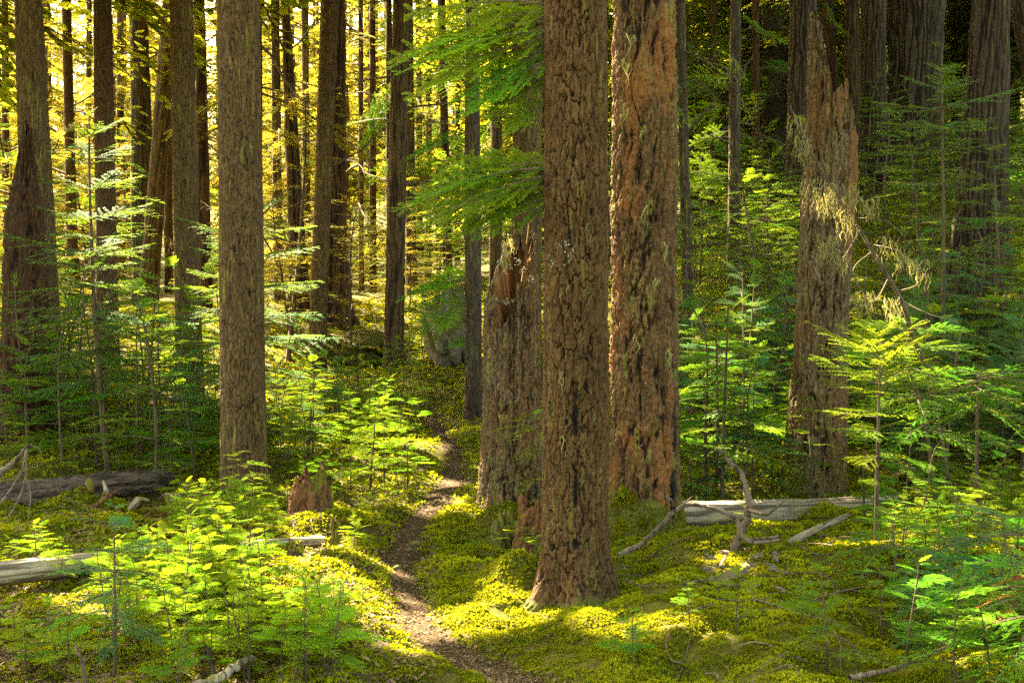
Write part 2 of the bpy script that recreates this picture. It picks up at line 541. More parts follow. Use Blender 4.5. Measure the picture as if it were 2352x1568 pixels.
# ------------------------------------------------------------------ trunks
def tube(P, R, sides=8, wob=0.0, seed=0):
    """a tube round polyline P with radii R -> verts, quads"""
    P = np.asarray(P, float); R = np.broadcast_to(np.asarray(R, float), (len(P),))
    T = np.gradient(P, axis=0); T /= np.linalg.norm(T, axis=1)[:, None] + 1e-9
    ref = np.array([0, 0, 1.0]) if abs(T[:, 2]).mean() < 0.8 else np.array([1.0, 0, 0])
    U = np.cross(T, ref); U /= np.linalg.norm(U, axis=1)[:, None] + 1e-9
    W = np.cross(T, U)
    a = np.linspace(0, 2 * np.pi, sides, endpoint=False)
    r = R[:, None] * np.ones((1, sides))
    if wob:
        r = r * (1 + wob * 2 * (fbm(np.arange(sides)[None, :] + np.zeros((len(P), 1)), np.arange(len(P))[:, None] * 0.7 + np.zeros((1, sides)) + seed, sides, seed % 9, 2) - 0.5))
    V = P[:, None, :] + r[..., None] * (np.cos(a)[None, :, None] * U[:, None, :] + np.sin(a)[None, :, None] * W[:, None, :])
    F = grid_faces(len(P), sides, True)
    return V.reshape(-1, 3), F


def merge(parts):
    """list of (V, F) -> V, F of equal face width"""
    V, F, n = [], [], 0
    for v, f in parts:
        V.append(v); F.append(np.asarray(f) + n); n += len(v)
    return np.concatenate(V), np.concatenate(F)


def bark_height(style, th, z, circ, seed, k=1.0):
    """bark relief in 0..1 and a random number per plate"""
    if style == 'plated':
        nc = max(6, int(round(circ / (0.037 * k))))
        v0 = z / (0.135 * k)
        wu = fbm(th * nc, z / (0.13 * k), nc, seed, 4) - 0.5
        wf = fbm(th * nc * 4, z / (0.03 * k), nc * 4, seed + 6, 2) - 0.5
        u = th * nc + wu * 1.1 + wf * 0.25
        v = v0 + (fbm(th * nc, v0 * 1.3 + 7, nc, seed + 4, 3) - 0.5) * 1.6
        e, rid = voro(u, v, nc, seed)
        e2, r2 = voro(u * 2, v * 2.2, nc * 2, seed + 3)
        rg = np.abs(fbm(u * 1.0, z / (0.55 * k) + 4, nc, seed + 15, 3) - 0.5) * 7
        grain = fbm(th * nc * 5, z / (0.030 * k), nc * 5, seed + 8, 4)
        wth = 0.05 + 0.13 * fbm(th * nc * 0.5, z / 0.3, max(1, nc // 2), seed + 11, 2)
        h = 0.80 * smoothstep(0.0, wth, e) * (0.80 + 0.20 * smoothstep(0.0, 0.12, e2)) + 0.20 * smoothstep(0.0, 0.6, rg)
        h = h * (0.74 + 0.26 * rid) + (grain - 0.5) * 0.50
        return np.clip(h, 0, 1.1), rid * 0.5 + r2 * 0.3 + grain * 0.2
    if style == 'furrow':
        nc = max(5, int(round(circ / (0.085 * k))))
        lean = 0.35 * np.sin(z / (0.8 * k) + seed)
        w1 = fbm(th * nc, z / (0.22 * k), nc, seed, 3) - 0.5
        u = th * nc + w1 * 0.9 + lean
        r1 = np.abs(fbm(u, z / (0.42 * k), nc, seed + 1, 3) - 0.5) * 7
        r2 = np.abs(fbm(u * 2, z / (0.20 * k) + 3, nc * 2, seed + 5, 3) - 0.5) * 6
        wf = fbm(th * nc * 4, z / (0.03 * k), nc * 4, seed + 6, 3) - 0.5
        e2, rf = voro(u * 4 + wf * 1.4, z / (0.055 * k) + wf * 1.2 + w1 * 2, nc * 4, seed + 2)
        n = fbm(th * nc * 2, z / (0.10 * k), nc * 2, seed + 9, 5)
        h = 0.10 + 0.46 * smoothstep(0.0, 0.95, r1) + 0.20 * smoothstep(0.0, 0.8, r2) + 0.26 * (rf - 0.4) * smoothstep(0, 0.2, e2) + 0.35 * (n - 0.45) + 0.55 * (fbm(th * nc * 7, z / (0.022 * k), nc * 7, seed + 14, 2) - 0.5)
        return np.clip(h * 1.1, 0, 1.15), np.clip(rf * 0.6 + n * 0.6 - 0.1, 0, 1)
    if style == 'cedar':
        nc = max(8, int(round(circ / (0.075 * k))))
        v = z / (1.3 * k)
        w1 = fbm(th * nc * 0.5, v * 2, max(1, nc // 2), seed, 3) - 0.5
        u = th * nc + w1 * 2.2
        e, rid = voro(u, v + w1, nc, seed)
        f = fbm(th * nc * 3 + w1 * 3, z * 1.6, nc * 3, seed + 2, 3)
        h = smoothstep(0.0, 0.45, e) * 0.75 + f * 0.35
        return np.clip(h, 0, 1.1), rid
    nc = max(6, int(round(circ / 0.05)))
    f = fbm(th * nc, z / 0.12, nc, seed, 4)
    return np.clip(0.3 + f, 0, 1), fbm(th * nc * 2, z / 0.05, nc * 2, seed + 3, 2)


def trunk_mesh(name, zs, cx, cy_, r, nu, style, amp, seed, mat, flare=0.0, flare_h=0.25, lobes=5, ztop=None, scar=None, wood=None, mossy=None, k=1.0, lump=0.04):
    """a bark-covered column about the local z axis: rows zs, centre and radius arrays; ztop(theta) breaks the top off"""
    th = np.linspace(0, 1, nu, endpoint=False)
    Z, T = np.meshgrid(zs, th, indexing='ij')
    if ztop is not None:
        top = ztop(th)
        z0, z1 = zs[0], zs[-1]
        Z = z0 + (Z - z0) / (z1 - z0) * (top[None, :] - z0)
    R = np.interp(Z, zs, r)
    ang = T * 2 * np.pi
    circ = 2 * np.pi * float(np.mean(r[:max(3, len(r) // 2)]))
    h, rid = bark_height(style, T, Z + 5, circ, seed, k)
    ff = flare * np.exp(-np.maximum(Z, -0.1) / flare_h)
    lob = 0.6 + 0.5 * np.cos(ang * lobes + seed) * 0.6 + 0.5 * (vnoise(T * lobes * 2, T * 0 + seed, lobes * 2, seed))
    R = R * (1 + ff * lob) * (1 + lump * 2 * (fbm(T * 5, Z * 1.5, 5, seed + 12, 3) - 0.5))
    sc = np.zeros_like(R)
    for (ta, za, wa, ha) in (scar or []):
        d = np.abs((T - ta + 0.5) % 1 - 0.5) * circ
        sc = np.maximum(sc, smoothstep(1.0, 0.5, np.hypot(d / wa, (Z - za) / ha) + 0.5 * (fbm(T * 40, Z * 22, 40, seed + 7, 3) - 0.5) * 2))
    wd = wood(T, Z) if wood is not None else np.zeros_like(R)
    mo = mossy(T, Z) if mossy is not None else np.zeros_like(R)
    R = R + amp * (h - 0.75) * (1 - 0.6 * np.clip(wd, 0, 1)) - sc * 0.02 + mo * 0.012
    V = np.stack([np.interp(Z, zs, cx) + R * np.cos(ang), np.interp(Z, zs, cy_) + R * np.sin(ang), Z], -1).reshape(-1, 3)
    F = [(grid_faces(len(zs), nu, True), 0)]
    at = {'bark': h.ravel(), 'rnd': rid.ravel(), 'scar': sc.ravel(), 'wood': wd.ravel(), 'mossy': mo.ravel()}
    if ztop is not None:                                      # the hollow, splintered top
        n0 = len(V)
        ring = V[-nu:]
        c = ring.mean(0)
        ins = []
        for s, dz in ((0.72, -0.03), (0.45, -0.10), (0.12, -0.16)):
            q = c + (ring - c) * s
            q[:, 2] = ring[:, 2] * s + (ring[:, 2].min()) * (1 - s) + dz + (rng.random(nu) - 0.5) * 0.07
            ins.append(q)
        V = np.concatenate([V] + ins)
        F.append((grid_faces(4, nu, True) + (n0 - nu), 0))
        for kk, vv in (('bark', 0.5), ('rnd', 0.4), ('scar', 0), ('wood', 1), ('mossy', 0)):
            at[kk] = np.concatenate([at[kk], np.full(nu * 3, vv)])
    return mesh_data(name, V, F, [mat], at)


# ------------------------------------------------------------------ boughs and needles
def gen_bough(L, nl, nw, ns, spacing, wid=0.42, sub=True, droop=0.12, seed=0, tipz=0.0, skip=0.12, rank_up=0.25):
    """a flat conifer spray along +x: needle triangles (n,3,3), tint (n), twig tube verts / quads"""
    r = np.random.default_rng(seed)
    t = np.linspace(0, 1, 14)
    ax = np.c_[t * L, 0.03 * L * np.sin(t * 3 + seed), -droop * L * t ** 2 + tipz * L * t ** 3]
    segs = []                                                   # polyline, needle start fraction
    segs.append((ax, skip, 1.0))
    n = int(L * (1 - skip) / spacing)
    for i in range(n):
        f = skip + (1 - skip) * (i + r.random() * 0.6) / n
        for sd in (-1, 1):
            if r.random() < 0.10: continue
            prof = min(1.0, (f - skip) / 0.22 + 0.45) * (1 - f) ** 0.75
            l = wid * L * prof * (0.7 + 0.5 * r.random()) + nl
            o = np.array([np.interp(f, t, ax[:, k]) for k in range(3)])
            a = math.radians(50 + 16 * (r.random() - 0.5)) * sd
            d = np.array([math.cos(a), math.sin(a), 0.10 * (r.random() - 0.6)])
            q = np.linspace(0, 1, 5)
            pl = o + d * (q * l)[:, None] + np.array([0.10 * l, 0, -0.12 * l]) * (q ** 2)[:, None]
            segs.append((pl, 0.03, 0.6))
            if sub and l > 5 * nl:
                m2 = int(l / (spacing * 1.15))
                for j in range(m2):
                    f2 = 0.18 + 0.8 * (j + r.random() * 0.5) / max(1, m2)
                    s2 = 1 if j % 2 else -1
                    l2 = l * 0.38 * (1 - f2) * (0.6 + 0.7 * r.random()) + nl * 0.9
                    o2 = np.array([np.interp(f2, q, pl[:, k]) for k in range(3)])
                    a2 = a + s2 * math.radians(48)
                    d2 = np.array([math.cos(a2), math.sin(a2), -0.08])
                    q2 = np.linspace(0, 1, 3)
                    segs.append((o2 + d2 * (q2 * l2)[:, None], 0.05, 0.3))
    B, Dn, Tn, W = [], [], [], []
    for pl, s0, _ in segs:
        sl_ = np.linalg.norm(np.diff(pl, axis=0), axis=1); cum = np.r_[0, np.cumsum(sl_)]
        m2 = max(2, int(cum[-1] * (1 - s0) / ns))
        f = s0 * cum[-1] + (1 - s0) * cum[-1] * (np.arange(m2) + 0.5) / m2
        P = np.stack([np.interp(f, cum, pl[:, k]) for k in range(3)], -1)
        d = pl[-1] - pl[0]; d /= np.linalg.norm(d) + 1e-9
        side = np.array([-d[1], d[0], 0]); side /= np.linalg.norm(side) + 1e-9
        ff = f / cum[-1]
        for sd in (-1, 1):
            a = np.radians(62 - 25 * ff + 14 * (r.random(m2) - 0.5))
            dd = np.cos(a)[:, None] * d + (np.sin(a) * sd)[:, None] * side
            dd[:, 2] += rank_up * (r.random(m2) - 0.35)
            dd *= (nl * (0.75 + 0.45 * r.random(m2)) * (1 - 0.3 * ff ** 4))[:, None]
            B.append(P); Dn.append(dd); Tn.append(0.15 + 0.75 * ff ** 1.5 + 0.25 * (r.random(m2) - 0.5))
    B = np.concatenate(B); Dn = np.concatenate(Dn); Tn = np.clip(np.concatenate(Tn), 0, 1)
    up = np.array([0, 0, 1.0]) + (r.random((len(B), 3)) - 0.5) * 0.7
    Wv = np.cross(Dn, up); Wv *= (nw / 2) / (np.linalg.norm(Wv, axis=1)[:, None] + 1e-9)
    tri = np.stack([B - Wv * 0.7, B + Dn * 0.55 + Wv, B + Dn, B + Dn * 0.55 - Wv], 1)   # a slim kite
    tri[:, 0] += Wv * 0.7
    tw = [tube(ax, np.linspace(0.007, 0.002, 14) * max(L, 0.25) * 1.4, 5)]
    for pl, _, k in segs[1:]:
        if k > 0.5:
            tw.append(tube(pl[[0, 2, 4]], np.array([0.0026, 0.002, 0.001]) * max(L, 0.25) * 1.2, 3))
    tv_, tf_ = merge(tw)
    return dict(tri=tri, tint=Tn, V=tv_, F=tf_, L=L)


LIB = {}


def lib(kind):
    if kind in LIB: return LIB[kind]
    spec = dict(
        seed=dict(L=0.26, nl=0.0115, nw=0.0055, ns=0.0056, spacing=0.025, wid=0.50, droop=0.20, rank_up=0.25),
        hem=dict(L=0.55, nl=0.0135, nw=0.0058, ns=0.0068, spacing=0.041, wid=0.46, droop=0.26, rank_up=0.25),
        fir=dict(L=0.60, nl=0.020, nw=0.0060, ns=0.0068, spacing=0.072, wid=0.50, droop=-0.02, sub=False, rank_up=0.9),
        hemm=dict(L=0.9, nl=0.024, nw=0.0125, ns=0.0120, spacing=0.064, wid=0.46, droop=0.24),
        firm=dict(L=0.9, nl=0.030, nw=0.0115, ns=0.0125, spacing=0.105, wid=0.50, droop=0.02, sub=False, rank_up=0.7),
        hemf=dict(L=1.4, nl=0.042, nw=0.017, ns=0.027, spacing=0.135, wid=0.46, droop=0.30, rank_up=0.3),
        crown=dict(L=2.6, nl=0.12, nw=0.075, ns=0.085, spacing=0.22, wid=0.38, droop=0.30, rank_up=0.5))[kind]
    LIB[kind] = [gen_bough(seed=17 * i + len(kind), **spec) for i in range(6)]
    return LIB[kind]


def assemble(items):
    """items: (bough, Matrix 4x4 as numpy) -> leaf quads V, tint, twig V, twig F"""
    LV, LT, TV, TF, n = [], [], [], [], 0
    for b, mt in items:
        A, o = mt[:3, :3], mt[:3, 3]
        LV.append(b['tri'].reshape(-1, 3) @ A.T + o); LT.append(np.repeat(b['tint'], 4))
        TV.append(b['V'] @ A.T + o); TF.append(b['F'] + n); n += len(b['V'])
    return np.concatenate(LV), np.concatenate(LT), np.concatenate(TV), np.concatenate(TF)


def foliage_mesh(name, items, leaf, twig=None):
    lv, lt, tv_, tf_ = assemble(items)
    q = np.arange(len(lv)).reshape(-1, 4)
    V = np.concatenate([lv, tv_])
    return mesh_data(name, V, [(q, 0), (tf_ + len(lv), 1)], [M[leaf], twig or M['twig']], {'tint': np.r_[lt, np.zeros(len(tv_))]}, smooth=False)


def xf(loc, az, pitch, roll=0.0, s=1.0):
    """bough placed at loc pointing to azimuth az, raised by pitch"""
    m = Matrix.Translation(loc) @ Matrix.Rotation(az, 4, 'Z') @ Matrix.Rotation(-pitch, 4, 'Y') @ Matrix.Rotation(roll, 4, 'X') @ Matrix.Scale(s, 4)
    return np.array(m)


def sapling_proto(h, kind, nbr, spread, leaf, seed, form='hemlock', bare=0.12):
    """stem verts and foliage items of a small conifer standing at the origin"""
    r = np.random.default_rng(seed)
    bl = lib(kind)
    t = np.linspace(0, 1, 10)
    ln = (r.random(2) - 0.5) * 0.16 * h
    st = np.c_[ln[0] * t ** 2 + 0.015 * h * np.sin(5 * t + seed), ln[1] * t ** 2, h * t]
    if form == 'hemlock': st[-2:, 0] += np.array([0.02, 0.07]) * h
    sr = np.linspace(0.0105, 0.0022, 10) * h + 0.0012
    items = []
    az = r.random() * 6.28
    if form == 'fir':
        nw = max(3, nbr // 5)
        for i in range(nw):
            f = bare + (1 - bare) * (i + 0.2) / nw
            for j in range(5):
                l = spread * (1 - f) ** 0.8 * (0.75 + 0.5 * r.random()) + 0.05 * h
                a = az + j * 1.2566 + i * 0.5 + (r.random() - 0.5) * 0.5
                o = [np.interp(f + (r.random() - .5) * 0.02, t, st[:, k]) for k in range(3)]
                items.append((bl[r.integers(6)], xf(o, a, math.radians(4 + 26 * f + 10 * (r.random() - 0.5)), (r.random() - .5) * 0.3, l / bl[0]['L'])))
        items.append((bl[0], xf(st[-1] - [0, 0, .02 * h], 0, math.radians(85), 0, 0.12 * h / bl[0]['L'])))
    else:
        for i in range(nbr):
            f = bare + (1 - bare) * ((i + r.random()) / nbr) ** 0.8
            if r.random() < 0.10: continue
            l = spread * (1 - f) ** 0.65 * (0.45 + 0.85 * r.random()) + 0.06 * h
            az += 2.4 + (r.random() - 0.5) * 0.8
            o = [np.interp(f, t, st[:, k]) for k in range(3)]
            items.append((bl[r.integers(6)], xf(o, az, math.radians(4 + 16 * f + 18 * (r.random() - 0.5)), (r.random() - .5) * 0.5, l / bl[0]['L'])))
        items.append((bl[1], xf(st[-1] - [0, 0, .03 * h], r.random() * 6, math.radians(50), 0, 0.16 * h / bl[0]['L'])))
    sv, sf = tube(st, sr, 6, 0.2, seed)
    return sv, sf, items


def make_sapling(name, h, kind, nbr, spread, leaf, seed, form, label, cat, group, bare=0.12):
    sv, sf, items = sapling_proto(h, kind, nbr, spread, leaf, seed, form, bare)
    e = empty(name, (0, 0, 0), label, cat, group)
    link('stem', mesh_data('stem', sv, [(sf, 0)], [M['twig']]), e)
    link('foliage', foliage_mesh('foliage', items, leaf), e)
    return e


# ------------------------------------------------------------------ big trees and snags
SUN_GAPS = []          # points the sun must reach: (x, y, z, radius)


def gap(px, py, D, r):
    SUN_GAPS.append((*pix(px, py, D), r))


def ggap(px, D, r, dz=0.0):
    q = gpt(px, D); SUN_GAPS.append((q[0], q[1], q[2] + dz, r))


for a in ((1010, 7.35, .16), (1060, 7.4, .2), (1110, 7.45, .2), (1160, 7.6, .18), (1200, 7.75, .15), (980, 7.5, .1), (1220, 8.2, .15), (1180, 8.3, .15),
          (1000, 8.7, .12), (1030, 8.6, .15), (985, 10.4, .12), (1000, 10.8, .16), (950, 11.5, .12), (1010, 11.6, .12), (980, 12.0, .14), (900, 11.2, .10),
          (1110, 12.0, .2), (1130, 11.2, .16), (1080, 10.2, .14), (1110, 10.0, .14), (870, 9.4, .06), (900, 7.9, .06), (1350, 6.95, .14), (1480, 6.8, .16),
          (1560, 6.7, .12), (2250, 5.95, .16), (2200, 6.0, .12), (700, 9.2, .16), (640, 9.1, .14), (560, 8.7, .12), (380, 8.2, .12), (80, 7.6, .16),
          (600, 8.0, .30), (720, 7.8, .26), (520, 7.2, .28), (800, 7.0, .2), (420, 7.8, .22), (780, 8.6, .22), (320, 7.2, .25), (640, 6.8, .28), (480, 6.5, .2), (200, 7.2, .2), (860, 7.4, .15), (560, 9.6, .2), (650, 10.0, .22), (760, 10.0, .2), (480, 9.8, .16),
          (830, 13.0, .5), (900, 13.5, .35), (760, 13.4, .4), (690, 13.6, .35), (640, 15.0, .4), (860, 11.6, .3), (2170, 8.1, .3), (2230, 8.2, .2), (2120, 9.0, .2),
          (1600, 8.3, .10), (1650, 8.1, .10), (2010, 8.2, .2)):
    ggap(*a, 0.12)
for py in range(770, 1240, 50):
    for px in (1920, 2010, 2090): gap(px, py, 8.3, .22)
for py in range(0, 1400, 45):
    gap(1258, py, 7.85, .14)
    if py < 1150: gap(1410, py, 9.5, .14)
for px in range(1600, 2140, 40):
    gap(px, 1150, 9.9 + (px - 1600) / 540 * 0.9, .10)
for px in range(470, 520, 20):
    for py in range(780, 950, 60): gap(px, py, 17.5, .4)
for a in ((300, 440, 12, .35), (360, 520, 12, .3), (250, 560, 12, .25), (620, 600, 12.2, .3), (660, 680, 12.2, .3), (640, 520, 12.2, .25), (450, 640, 12.0, .3), (700, 760, 12.2, .25),
          (1690, 420, 20, .5), (2080, 372, 28, .5), (2130, 365, 28, .5), (2330, 350, 28, .5), (1700, 700, 13, .22), (1640, 860, 12, .2), (1590, 760, 13, .2), (1760, 950, 12, .2), (2150, 980, 9.5, .2), (2260, 900, 9, .2), (2100, 780, 10, .25), (1620, 980, 11.5, .2), (1600, 300, 22, .5), (2200, 250, 22, .4), (370, 780, 17, .4), (460, 300, 26, .8)):
    gap(*a)
SUN_GAPS = np.array(SUN_GAPS)


def carve(C):
    """mask of points C whose leaves would shade a gap"""
    keep = np.ones(len(C), bool)
    for g_ in SUN_GAPS:
        d = C - g_[:3]
        t = d @ SUN
        dist2 = (d ** 2).sum(1) - t * t
        keep &= ~((t > 0.6) & (dist2 < (g_[3] + 0.05) ** 2))
    return keep


def crown_mesh(center, z0, z1, rad, n, seed, do_carve=True, leaf='crown', low=0.0):
    """a crown in world space relative to `center`"""
    r = np.random.default_rng(seed)
    bl = lib('crown')
    items = []
    for i in range(n):
        f = (i + r.random()) / n
        z = z0 + (z1 - z0) * f
        l = rad * ((1 - f) ** 0.7 * 0.8 + 0.2) * (0.7 + 0.5 * r.random())
        items.append((bl[r.integers(6)], xf((0, 0, z), r.random() * 6.28, math.radians(-14 + 26 * f + 24 * (r.random() - 0.5)), (r.random() - .5), l / 2.6)))
    lv, lt, tv_, tf_ = assemble(items)
    if do_carve:
        q = lv.reshape(-1, 4, 3)
        k = carve(q.mean(1) + np.asarray(center))
        lv = q[k].reshape(-1, 3); lt = lt.reshape(-1, 4)[k].ravel()
        kt = carve(tv_ + np.asarray(center))
        tf_ = tf_[kt[tf_].all(1)]
    qi = np.arange(len(lv)).reshape(-1, 4)
    return mesh_data('crown', np.concatenate([lv, tv_]), [(qi, 0), (tf_ + len(lv), 1)], [M[leaf], M['twig']], {'tint': np.r_[lt, np.zeros(len(tv_))]}, smooth=False)


SHARED = {}


def shared_bough(kind, leaf, i):
    k = (kind, leaf, i)
    if k not in SHARED:
        SHARED[k] = foliage_mesh('bough', [(lib(kind)[i], np.eye(4))], leaf)
    return SHARED[k]


def dead_branch_mesh(i):
    k = ('dead', i)
    if k not in SHARED:
        r = np.random.default_rng(90 + i)
        parts = []
        P = [np.zeros(3)]; d = np.array([1.0, 0, 0.15])
        for _ in range(9):
            d = d + (r.random(3) - 0.5) * np.array([.2, .6, .35]) - np.array([0, 0, 0.05]); d /= np.linalg.norm(d)
            P.append(P[-1] + d * 0.12)
        P = catmull(P, 3)
        parts.append(tube(P, np.linspace(0.014, 0.003, len(P)), 5))
        for j in range(7):
            b = P[int((0.25 + 0.1 * j) * (len(P) - 1))]
            d = np.array([0.6, r.random() - 0.5, (r.random() - 0.6) * 0.7]); l = 0.15 + 0.25 * r.random()
            q = [b, b + d * l * 0.5, b + d * l + [0, 0, -0.06 * r.random()]]
            parts.append(tube(catmull(q, 3), np.linspace(0.006, 0.0015, 7), 4))
        SHARED[k] = mesh_data('dead_branch', *(lambda v, f: (v, [(f, 0)]))(*merge(parts)), [M['twig'] if i % 2 else M['dead_twig']])
    return SHARED[k]


BASES = []            # trunk positions, to keep saplings off them
TREES = {}


def tree(key, name, label, xt, xb, yb, D, wt, wb, style='plated', amp=0.012, mat='bark_grey', nu=96, dv=0.02, flare=0.35, flare_h=0.22, ztop=15.0, seed=1, crown=None,
         scar=None, bend=0.0, k=1.0, group=None, mossy=None, boughs=(), dead=(), lobes=5, cat='tree', wood=None, lump=0.04):
    base = pix(xb, yb, D) if yb is not None else gpt(xb, D)
    top = pix(xt, 0, D)
    e = empty(name, base, label, cat, group)
    hz = top[2] - base[2]
    zs = np.concatenate([np.arange(-0.3, hz + 0.35, dv), np.linspace(hz + 0.6, ztop, 14)])
    px_m = D / FPX
    r0, r1 = wb * px_m / 2, wt * px_m / 2
    f = zs / hz
    r = np.where(f < 1, r0 + (r1 - r0) * f, r1 * np.clip(1 - (zs - hz) / (ztop - hz) * 0.55, 0.2, 1))
    cx = (top[0] - base[0]) * f + bend * np.sin(f * 3.1)
    cyv = 0.02 * np.sin(f * 2.3 + seed)
    o = link('trunk', trunk_mesh('trunk', zs, cx, cyv, r, nu, style, amp, seed, M[mat], flare, flare_h, lobes, None, scar, wood, mossy, k, lump), e)
    if crown:
        z0, z1, rad, n = crown
        cc = np.array([base[0] + (top[0] - base[0]) * (z0 / hz), base[1], base[2]])
        c = link('crown', crown_mesh(cc, z0, z1, rad, n, seed + 50), e)
        c.location = (cc[0] - base[0], 0, 0)
    for (px, py, az, pit, kind, leaf, sc) in boughs:
        q = pix(px, py, D) - base
        b = link('bough', shared_bough(kind, leaf, random.randrange(6)), e)
        b.matrix_local = Matrix(xf(q, math.radians(az), math.radians(pit), -random.uniform(0.15, 1.1) if 90 < az < 270 else random.uniform(-.6, .6), sc))
    for (py, az, pit, sc) in dead:
        z = pix(xb, py, D)[2] - base[2]
        q = (np.interp(z, zs, cx) + 0.8 * r1 * math.cos(math.radians(az)), 0.8 * r1 * math.sin(math.radians(az)), z)
        b = link('dead_branch', dead_branch_mesh(random.randrange(4)), e)
        b.matrix_local = Matrix(xf(q, math.radians(az), math.radians(pit), random.random() * 6, sc))
    BASES.append((base[0], base[1], r0))
    TREES[key] = (e, base)
    return e


def mid_boughs(n, y0, y1, xc, kind='hemf', leaf='hemlock', s=(0.6, 1.2)):
    return [(xc, random.uniform(y0, y1), random.uniform(0, 360), random.uniform(-20, 12), kind, leaf, random.uniform(*s)) for _ in range(n)]


def mid_dead(n, y0, y1, s=(0.6, 1.4)):
    return [(random.uniform(y0, y1), random.choice((random.uniform(-60, 60), random.uniform(120, 240))), random.uniform(-25, 30), random.uniform(*s)) for _ in range(n)]


def moss_foot(h, lo=0.0, amt=1.0, seed=3):
    return lambda T, Z: amt * smoothstep(0.50, 0.62, fbm(T * 9, Z * 5 + 3, 9, seed, 3) + 0.35 * smoothstep(h, lo, Z) - 0.02) * smoothstep(h * 1.3, h * 0.4, Z)


# the front hemlock, its boughs reach to the left behind the snag
wb_ = []
for (px, py, az, pit, s) in ((1290, 62, 172, 3, 1.75), (1290, 95, 160, -2, 1.5), (1290, 150, 176, -14, 1.2), (1290, 40, 150, 2, 1.5), (1290, 190, 168, -6, 0.75), (1290, 20, 185, 6, 1.5),
                             (1300, 395, 170, -2, 1.75), (1300, 410, 158, -6, 1.55), (1300, 420, 182, -4, 1.5), (1300, 375, 164, 2, 1.3), (1300, 440, 172, -10, 1.1),
                             (1290, 120, 140, -8, 1.3), (1290, 230, 150, -12, 0.8), (1290, 70, 190, -2, 1.6), (1290, 85, 178, -8, 1.6), (1290, 105, 166, -12, 1.3), (1290, 130, 186, -18, 1.1), (1290, 160, 160, -16, 1.0),
                             (1300, 400, 190, -6, 1.5), (1300, 430, 166, -10, 1.3), (1300, 450, 180, -14, 1.0), (1300, 385, 176, 0, 1.7), (1300, 465, 160, -14, .8), (1290, 30, 170, 2, 1.3), (1290, 50, 182, -1, 1.7)):
    wb_.append((px, py, az, pit, 'hem', random.choice(('hemlock', 'seedling')), s))
tree('front', 'hemlock_tree', 'thick brown trunk with cracked plated bark, its flared foot in golden moss beside the path', 1322, 1322, 1372, 7.7, 138, 150, 'plated', 0.030, 'bark_front', 230, 0.0072,
     0.62, 0.17, 14, 3, (7.0, 14, 2.4, 50), scar=[(0.742, 1.02, 0.022, 0.20), (0.742, 0.62, 0.014, 0.12), (0.742, 0.34, 0.02, 0.035), (0.83, 2.1, 0.015, 0.03)], boughs=wb_, lobes=6, lump=0.02,
     mossy=moss_foot(0.07, 0.0, 0.8))
tree('twisted', 'fir_tree', 'orange-brown trunk with deep twisted furrows and mossy burls, standing just behind the cracked hemlock', 1480, 1480, 1238, 9.35, 138, 158, 'furrow', 0.042, 'bark_orange', 230, 0.0078,
     0.22, 0.30, 14, 8, (7.5, 14, 2.4, 45), lobes=4, lump=0.05, scar=[(0.93, 0.72, 0.05, 0.28), (0.90, 0.3, 0.04, 0.2)], mossy=moss_foot(0.45, 0.0, 0.9, 5))
tree('second', 'hemlock_tree', 'straight grey-brown trunk with yellow moss streaks and scaly bark, rising from bright ferny seedlings', 546, 561, 1140, 10.8, 95, 104, 'plated', 0.015, 'bark_grey', 200, 0.0095,
     0.12, 0.3, 14, 12, (6.5, 14, 3.0, 70), lump=0.02)
tree('dappled', 'hemlock_tree', 'grey scaly trunk rising straight out of the sapling thicket between the two left-hand conifers', 417, 437, 925, 16.5, 50, 62, 'plated', 0.014, 'bark_grey', 140, 0.014, 0.2, 0.3, 15, 15, (7.5, 15, 3.2, 85))
tree('corner', 'hemlock_tree', 'grey-barked trunk in the upper left corner with a rotten red snag against its foot', 66, 105, None, 14.5, 60, 88, 'plated', 0.015, 'bark_grey', 140, 0.013, 0.2, 0.3, 15, 21, (6.3, 15, 4.6, 150))
tree('upright', 'hemlock_tree', 'brown trunk directly behind the tall leading shoot of the bluish young fir', 236, 250, None, 18, 41, 50, 'plated', 0.013, 'bark_brown', 110, 0.016, 0.2, 0.3, 15, 22, (8.0, 16, 3.2, 80))
tree('slim', 'hemlock_tree', 'slender mottled grey trunk at the end of the path, touching the hanging hemlock bough', 1084, 1088, 960, 15.5, 32, 40, 'plated', 0.010, 'bark_dark', 100, 0.014, 0.25, 0.2, 15, 23, (7.5, 14, 2.5, 50),
     boughs=[(1088, 640, 170, -4, 'hemm', 'hemlock', 1.0), (1088, 660, 185, -8, 'hemm', 'hemlock', .9), (1088, 630, 150, -2, 'hemm', 'seedling', .8), (1088, 690, 200, -18, 'hemm', 'hemlock', .9), (1088, 780, 185, -5, 'hemm', 'hemlock', .35),
             (1088, 250, 20, -4, 'hemm', 'hemlock', .8), (1088, 300, 170, -10, 'hemm', 'hemlock', .9)])
tree('tall', 'hemlock_tree', 'straight brown fibrous trunk standing alone above the dark moss slope beside the trail', 921, 903, 850, 20, 38, 46, 'cedar', 0.012, 'bark_brown', 90, 0.022, 0.25, 0.3, 16, 24, (7.5, 16, 3.4, 80),
     boughs=mid_boughs(5, 40, 420, 915, s=(.5, .9)), dead=mid_dead(6, 150, 600))
tree('leaning', 'hemlock_tree', 'mottled trunk leaning to one side in front of the flared reddish cedar', 757, 727, 852, 20, 40, 40, 'plated', 0.012, 'bark_grey', 90, 0.02, 0.2, 0.3, 16, 25, (8.5, 16, 3.0, 50), dead=mid_dead(3, 200, 600))
